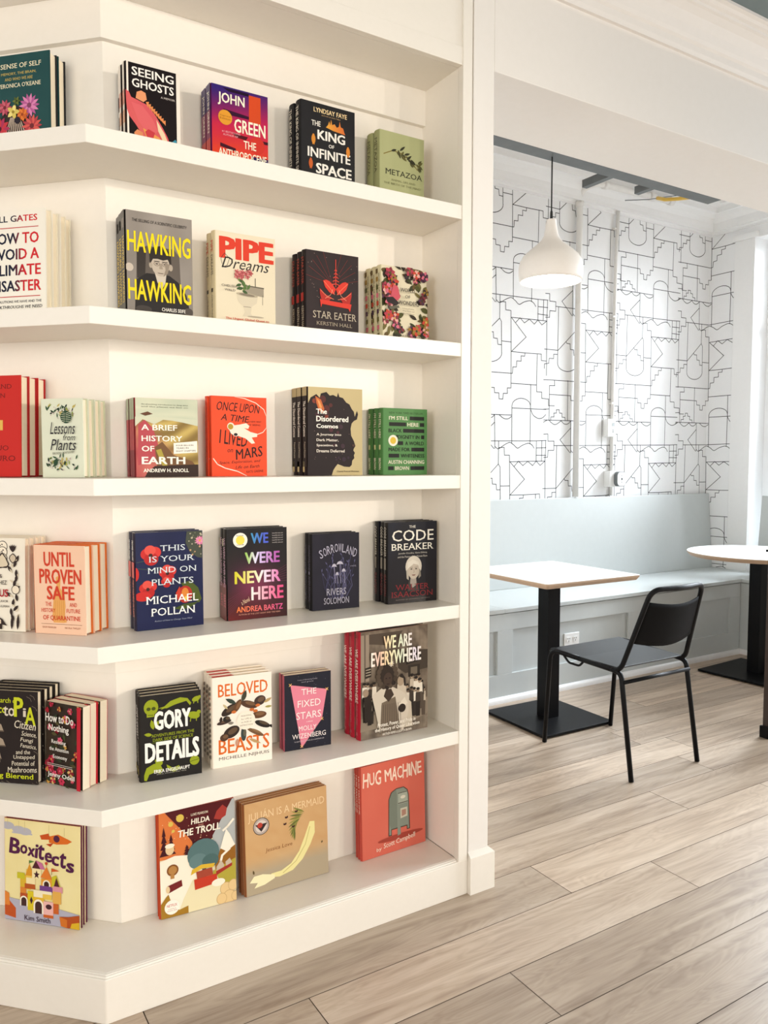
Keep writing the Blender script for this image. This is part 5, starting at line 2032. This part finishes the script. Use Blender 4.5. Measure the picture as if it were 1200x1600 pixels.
def art_hilda(c):
    c.P([(.012, .0), (.16, 0), (.55, .36), (.50, .45), (.012, .45)], '#d88048')
    c.P([(.08, .0), (.97, 0), (.70, .34), (.50, .42), (.40, .30)], '#5c1e24')
    c.P([(.97, 0), (1, 0), (1, .55), (.70, .55), (.70, .32)], '#b4b8b8')
    c.P([(.72, .16), (.76, .09), (.84, .04), (.90, .08), (.88, .15), (.80, .18)], '#a8433c')
    rn = random.Random(13)
    for k in range(24):
        c.E(.05 + rn.random() * .6, .02 + rn.random() * .36, .006, '#ecc8a0', n=5)
    for x, v, r in ((.28, .085, .05), (.16, .125, .032), (.19, .195, .02)):
        c.E(x, v, r, '#d8c060')
    for x, v, s_ in ((.07, .40, .26), (.16, .40, .18), (.45, .44, .14), (.36, .45, .1)):
        for k in range(4):
            y0 = v - s_ * (.28 + .24 * k)
            c.P([(x - .06 + .012 * k, y0 + s_ * .34), (x, y0), (x + .06 - .012 * k, y0 + s_ * .34)], '#4a1c24')
    c.P([(.012, .46), (.20, .43), (.45, .46), (.55, .52), (.55, 1), (.012, 1)], '#f2ead8')
    c.P([(.78, .50), (.84, .36), (.88, .28), (.93, .34), (1, .46), (1, .55), (.80, .60)], '#f1ebdc')
    c.P([(.72, .60), (.80, .46), (.88, .50), (1, .45), (1, .70), (.74, .72)], '#9a6a2c')
    c.L([(.98, .20), (.90, .26), (.84, .29)], .03, '#f1ebdc')
    c.L([(.92, .48), (.82, .53), (.80, .58)], .03, '#f1ebdc')
    c.P([(.70, .66), (1, .58), (1, .80), (.62, .84)], '#b5a848')
    c.P([(.74, .63), (.80, .57), (.84, .62), (.84, .67), (.74, .69)], '#c8b8a4')
    c.P([(.73, .67), (.95, .62), (.95, .65), (.74, .71)], '#a83c30')
    c.P([(.86, .60), (.92, .57), (.95, .62), (.87, .64)], '#c8b8a4')
    # path, boulders, log and snowy rock
    c.P([(.42, .70), (.62, .66), (.78, .78), (.96, 1), (.22, 1), (.30, .86)], '#e6dcb8')
    for x, v, r in ((.86, .86, .08), (.96, .84, .07), (.90, .95, .09), (.80, .95, .07), (.99, .95, .06)):
        c.E(x, v, r, '#c9a878', r * 1.1)
        c.E(x, v, r * .9, '#e2c694', r * 1.0)
    c.E(.14, .36, .055, '#e0c8a0', .07)
    c.E(.14, .325, .06, '#f1e8d4', .03)
    c.E(.17, .56, .075, '#8a5a30'); c.E(.17, .56, .055, '#b88a50'); c.Rc(.14, .60, .19, .64, '#b88a50')
    c.P([(.10, .70), (.28, .67), (.29, .73), (.11, .77)], '#7a2a2c'); c.E(.105, .735, .025, '#e0c8a0', .045)
    c.P([(.012, .99), (.012, .86), (.08, .80), (.11, .78), (.13, .83), (.16, .88), (.24, .95), (.36, .93), (.36, 1), (.012, 1)], '#a8802c')
    c.E(.66, .74, .10, '#d9ceae', .06)
    c.Rc(.55, .56, .60, .74, '#6a4a3a')
    c.E(.57, .47, .21, '#5f7b7c', .20)
    c.E(.50, .53, .12, '#6c8788', .10)
    c.E(.66, .55, .11, '#54706f', .09)
    c.P([(.42, .60), (.54, .57), (.72, .585), (.70, .62), (.55, .61), (.40, .65)], '#d8b440')
    c.P([(.44, .70), (.74, .69), (.75, .78), (.45, .80)], '#c4442e')
    c.P([(.47, .63), (.68, .62), (.69, .69), (.48, .70)], '#a8503c')
    c.E(.76, .78, .09, '#f1ead8', .05)
    c.T('LUKE PEARSON', .42, .062, .64, .085, '#f0e4d0', .01, 0, 0)
    c.T('HILDA', .42, .115, .66, .165, '#f3ebdc', .025, .1)
    c.T('AND', .51, .178, .58, .192, '#d8a090', .008)
    c.T('THE TROLL', .25, .20, .80, .265, '#f3ebdc', .028, .1)
    c.E(.15, .905, .095, '#f4eee2')
    c.T('NETFLIX', .085, .875, .215, .90, '#c04a44', .012)
    c.T('A NETFLIX', .10, .915, .20, .925, '#b07a70')
    c.T('ORIGINAL SERIES', .085, .932, .215, .942, '#b07a70')


def art_julian(c):
    c.G(lambda x, v: mixc(mixc('#d2b084', '#caa272', nz(x * 2, v * 6, 4)), '#b4a68e', (v - .62) * 6), 12, 14)
    c.T('JULI\u00c1N IS A MERMAID', .05, .09, .97, .22, '#e6cda6', -.004)
    c.E(.20, .275, .095, '#3c3432')
    c.E(.20, .275, .088, '#b8aca4')
    c.E(.20, .275, .066, '#d8cdc4')
    c.P([(.13, .25), (.27, .25), (.20, .335)], '#3c3030')
    c.E(.185, .262, .03, '#b84a3c')
    c.T('Jessica Love', .24, .53, .56, .585, '#8a5a34', .0, .1)
    # flowing pale cloth with trailing ferns, no figure
    c.P([(.78, .36), (.84, .37), (.84, .50), (.78, .62), (.68, .76), (.56, .85), (.40, .88), (.30, .86), (.30, .82), (.42, .82), (.54, .77), (.64, .66), (.71, .52)], '#e9e0a4')
    c.P([(.34, .84), (.20, .80), (.10, .80), (.05, .86), (.14, .88), (.10, .93), (.22, .92), (.34, .88)], '#efe8c0')
    c.L([(.78, .42), (.72, .60), (.60, .76), (.44, .85)], .008, '#c8bc7c')
    for k in range(12):
        c.leaf(.72 - .012 * k, .24 + .012 * k, .16, .025, 150 + 11 * k, ('#8a8a4a', '#a09a58', '#6f7440')[k % 3])
    for x, v in ((.50, .26), (.48, .33), (.58, .38), (.62, .22)):
        c.leaf(x, v, .03, .02, 60, '#4a2c2c')
        c.leaf(x, v, .03, .02, 130, '#4a2c2c')
    c.leaf(.92, .64, .03, .02, 70, '#6a5a3a')
    c.leaf(.10, .78, .05, .02, 100, '#6a5a3a')


def art_hug(c):
    c.G(lambda x, v: mixc('#d26c5b', '#d87866', nz(x, v, 3)), 6, 8)
    for i, (ch_, x0, x1) in enumerate((('H', .04, .12), ('U', .135, .21), ('G', .225, .31), ('M', .37, .47), ('A', .48, .56), ('C', .565, .64), ('H', .65, .73), ('I', .745, .77), ('N', .785, .87), ('E', .885, .95))):
        c.T(ch_, x0, .075 + .012 * (i % 2), x1, .215 + .012 * ((i + 1) % 2), '#f0dccb', .015, 0, (-3, 2, -2, 3)[i % 4])
    g, gl, k = '#8c9488', '#a9b0a2', '#4a4038'
    c.E(.60, .85, .36, '#a84a3c', .035)
    c.P([(.42, .42), (.46, .35), (.54, .32), (.66, .32), (.72, .36), (.74, .42), (.75, .80), (.70, .80), (.70, .76), (.46, .76), (.46, .82), (.41, .82)], k)
    c.P([(.43, .42), (.47, .355), (.54, .328), (.655, .328), (.71, .365), (.73, .42), (.735, .79), (.71, .79), (.71, .75), (.45, .75), (.45, .81), (.42, .81)], g)
    c.P([(.43, .42), (.47, .355), (.54, .328), (.55, .40), (.55, .75), (.45, .75), (.43, .70)], '#7c8478')
    c.P([(.57, .38), (.71, .38), (.72, .50), (.57, .50)], gl)
    c.L([(.57, .49), (.72, .49)], .010, k)
    c.E(.645, .43, .04, '#d8d4c4', .022)
    c.L([(.57, .38), (.71, .38)], .008, k)
    c.P([(.60, .55), (.71, .55), (.71, .65), (.60, .66)], '#c9c6b4')
    c.P([(.62, .57), (.69, .57), (.69, .63), (.62, .64)], '#b08a7a')
    c.P([(.55, .74), (.60, .74), (.60, .83), (.55, .84)], g)
    c.T('by', .22, .905, .30, .955, '#f0dccb', .008, .1, 6)
    c.T('Scott Campbell', .33, .865, .83, .935, '#f0dccb', .008, .1, 4)
    c.S('HUG MACHINE', .1, .5, '#e8cfc0', .01)


# title -> kind, look, shelf (from the top), front lower left corner, heading, size, thickness, copies, lean, base / spine / back tone, art
BOOKS = [
    # name, description, shelf, (x, y), yaw, w, h, t, n, lean, hard, base, spine, back, gloss, art
    ('hardcover_book', 'dark teal book with a burst of flowers', 1, None, (-.037, .207), -45, .163, .232, .027, 2, 1, 1, '#1f4a4c', '#1f4a4c', '#26282c', 0, art_self),
    ('paperback_book', 'black book with an orange fish and white title', 1, (.114, .120), None, 0, .128, .210, .020, 3, 0, 1, '#efe6da', '#2a2022', '#2a2022', 1, art_ghosts),
    ('hardcover_book', 'purple and red book with a gold sticker', 1, (.319, .120), None, 0, .150, .211, .030, 2, 0, 1, '#7a2a60', '#6a2868', '#7a2a60', 1, art_green),
    ('hardcover_book', 'black book with white title and orange skyline', 1, (.561, .120), None, 0, .163, .231, .031, 2, 0, 1, '#201f22', '#201f22', '#201f22', 0, art_king),
    ('hardcover_book', 'pale olive green book with a leafy branch', 1, (.802, .120), None, 0, .151, .207, .031, 2, 0, 1, '#aeb184', '#a3a578', '#aeb184', 0, art_metazoa),
    ('hardcover_book', 'white book with black and red block capitals', 2, None, (-.059, .186), -45, .160, .248, .022, 4, 1.5, 1, '#f0ebdf', '#f0ebdf', '#ece6d6', 0, art_gates),
    ('hardcover_book', 'grey portrait book with large yellow capitals', 2, (.100, .092), None, 0, .157, .244, .027, 3, 0, 1, '#8f877f', '#2c2725', '#2c2725', 1, art_hawking),
    ('hardcover_book', 'cream book with red title and a flower-filled toilet', 2, (.315, .098), None, 0, .161, .232, .028, 2, 0, 1, '#e3d8bf', '#d9cba8', '#e3d8bf', 0, art_pipe),
    ('hardcover_book', 'dark brown book with a glowing red crown emblem', 2, (.562, .098), None, 0, .160, .221, .026, 3, 0, 1, '#2a1f22', '#241a1c', '#2a1f22', 0, art_star),
    ('hardcover_book', 'cream book framed by dense flowers and birds', 2, (.800, .098), None, 0, .154, .214, .025, 3, 3, 1, '#e4dbc0', '#d8cfac', '#e4dbc0', 0, art_wonders),
    ('hardcover_book', 'bright red book with a small gold rectangle', 3, None, (-.116, .243), -45, .155, .240, .029, 3, 2, 1, '#c93028', '#b82a24', '#b3242a', 0, art_klara),
    ('hardcover_book', 'pale green book with botanical leaves and script title', 3, (-.076, .203), None, -45, .112, .183, .021, 4, 0, 1, '#dde0cc', '#d3d8be', '#d5d9c0', 0, art_lessons),
    ('hardcover_book', 'book with layered pink and ochre rock landscape', 3, (.119, .115), None, 0, .153, .189, .021, 3, 0, 1, '#b9c2ac', '#a8484e', '#8a7450', 0, art_earth),
    ('paperback_book', 'orange book with a floating astronaut', 3, (.310, .125), None, 0, .150, .203, .016, 2, 0, 0, '#e8562e', '#d94a26', '#e8562e', 0, art_mars),
    ('hardcover_book', 'tan book with a dark profile silhouette', 3, (.568, .104), None, 0, .169, .237, .027, 3, 0, 1, '#c9b98e', '#2a1d1e', '#c9b98e', 0, art_cosmos),
    ('hardcover_book', 'green book with black redaction bars', 3, (.806, .108), None, 0, .153, .190, .024, 3, 0, 1, '#5f9058', '#54834d', '#5f9058', 0, art_still),
    ('hardcover_book', 'white book with engraved food drawings and a red title', 4, None, (-.115, .256), -43, .160, .226, .0185, 4, 2, 1, '#ece5d6', '#e6decd', '#e6decd', 0, art_delic),
    ('hardcover_book', 'peach book with large orange-red block title', 4, (-.097, .237), None, -45, .140, .213, .028, 3, 0, 1, '#eec9ae', '#e2702e', '#d8742e', 0, art_safe),
    ('hardcover_book', 'navy book with red poppies', 4, (.115, .122), None, -1, .166, .239, .030, 2, 0, 1, '#1d2348', '#1d2040', '#1d2348', 1, art_plants),
    ('hardcover_book', 'black book with rainbow-coloured block title', 4, (.346, .124), None, -3.5, .164, .238, .030, 2, 0, 1, '#1c1a1e', '#1c1a1e', '#1c1a1e', 1, art_never),
    ('hardcover_book', 'dark violet book with pale plants and arched title', 4, (.592, .131), None, -5, .143, .213, .027, 2, 0, 1, '#1e1c26', '#1b1920', '#1e1c26', 0, art_sorrow),
    ('hardcover_book', 'black book with a portrait of a light-haired woman', 4, (.823, .108), None, -4, .165, .237, .025, 3, 0, 1, '#221e20', '#1c1a1c', '#221e20', 1, art_code),
    ('hardcover_book', 'dark brown book with mushrooms and lime lettering', 5, None, (-.101, .227), -41, .158, .226, .021, 4, 2, 1, '#241b1a', '#241b1a', '#1c1615', 0, art_myco),
    ('paperback_book', 'floral red-edged paperback with white lettering', 5, (-.082, .236), None, -57, .122, .200, .024, 3, 2, 0, '#3a2c24', '#3a2c24', '#c3263a', 0, art_nothing),
    ('hardcover_book', 'black book with lime green animals and heavy white title', 5, (.114, .110), None, -7, .149, .213, .023, 3, 0, 1, '#201d1b', '#2a2522', '#201d1b', 0, art_gory),
    ('hardcover_book', 'white book with orange title and a ring of animals', 5, (.292, .100), None, -6, .158, .235, .025, 3, 0, 1, '#f0e8dc', '#e9dfd0', '#f0e8dc', 0, art_beloved),
    ('paperback_book', 'navy book with a pink shield shape and pink spine', 5, (.498, .113), None, -6, .135, .208, .018, 2, 0, 0, '#22232f', '#c4687e', '#22232f', 0, art_fixed),
    ('hardcover_book', 'large crowd-photo book with crimson spine', 5, (.712, .076), None, -.5, .228, .308, .029, 3, 0, 1, '#5a4f45', '#b3223a', '#5a4f45', 1, art_every),
    ('picture_book', 'cream picture book with a cardboard box castle', 6, (-.170, .375), None, -45, .220, .260, .0105, 3, 2, 1, '#efe4b4', '#c8742c', '#6a3050', 1, art_boxi),
    ('picture_book', 'maroon and white picture book of a snowy mountain valley', 6, (.168, .156), None, -4, .200, .275, .011, 2, 2, 1, '#e6dcb8', '#c0502c', '#a8402c', 1, art_hilda),
    ('picture_book', 'tan landscape picture book with a flowing pale cloth', 6, (.392, .136), None, 0, .250, .250, .012, 3, 3, 1, '#c0905c', '#94603c', '#a87848', 1, art_julian),
    ('picture_book', 'coral picture book with a grey mailbox', 6, (.752, .136), None, 1.5, .230, .278, .011, 3, 2, 1, '#d26c5b', '#c05548', '#c05548', 1, art_hug),
]
ORD = {1: 'top shelf', 2: 'second shelf', 3: 'third shelf', 4: 'fourth shelf', 5: 'fifth shelf', 6: 'bottom shelf'}
POS = {2: ['front', 'rear'], 3: ['front', 'middle', 'rear'], 4: ['front', 'second', 'third', 'rear']}
SHZ = ZT + [BZ]
for (name, desc, sh, P0, Q0, yaw, w, h, t, n, lean, hard, base, spine, back, gloss, art) in BOOKS:
    ya = R(yaw)
    ex, ey = Vector((math.cos(ya), math.sin(ya))), Vector((-math.sin(ya), math.cos(ya)))
    P = Vector(P0) if P0 else Vector(Q0) - ex * w
    cov = Cover(w, h, t, base, spine, back, hard, vs={1: .86, 2: .95}.get(sh, 1.0))
    cov.rnd.seed(w * 1000 + t * 100)
    art(cov)
    pm = MB()
    b = cov.b
    if hard:
        pm.box(b + .0012, b, .003, w - .0035, t - b, h - .003)
    else:
        pm.box(b + .0012, b, .0004, w - .0006, t - b, h - .0006)
    grp = 'copies of the ' + desc
    rn_ = random.Random(desc)
    first = None
    for i in range(n):
        le = R(lean)
        lab = '%s copy of the %s, %s' % (POS[n][i], desc, ORD[sh])
        jx = 0 if i == 0 else rn_.uniform(-.004, .003)
        jy = 0 if i == 0 else rn_.uniform(-.5, .5)
        p = P + ex * jx + ey * (i * (t / math.cos(le) + .0022))
        o = bpy.data.objects.new(name, None) if first is None else first.copy()
        o.empty_display_size = .03
        COL.objects.link(o)
        o.location = (p.x, p.y, SHZ[sh - 1] + .0006 + t * math.sin(le))
        o.rotation_euler = (-le, 0, ya + R(jy))
        tag(o, lab, 'book', grp)
        if first is None:
            first = o
            kids = [cov.mb.build('cover', M['gloss' if gloss else 'print'], o, colors=True), pm.build('pages', M['pages'], o)]
        else:
            for kd in kids:
                c_ = kd.copy()
                COL.objects.link(c_)
                c_.parent = o
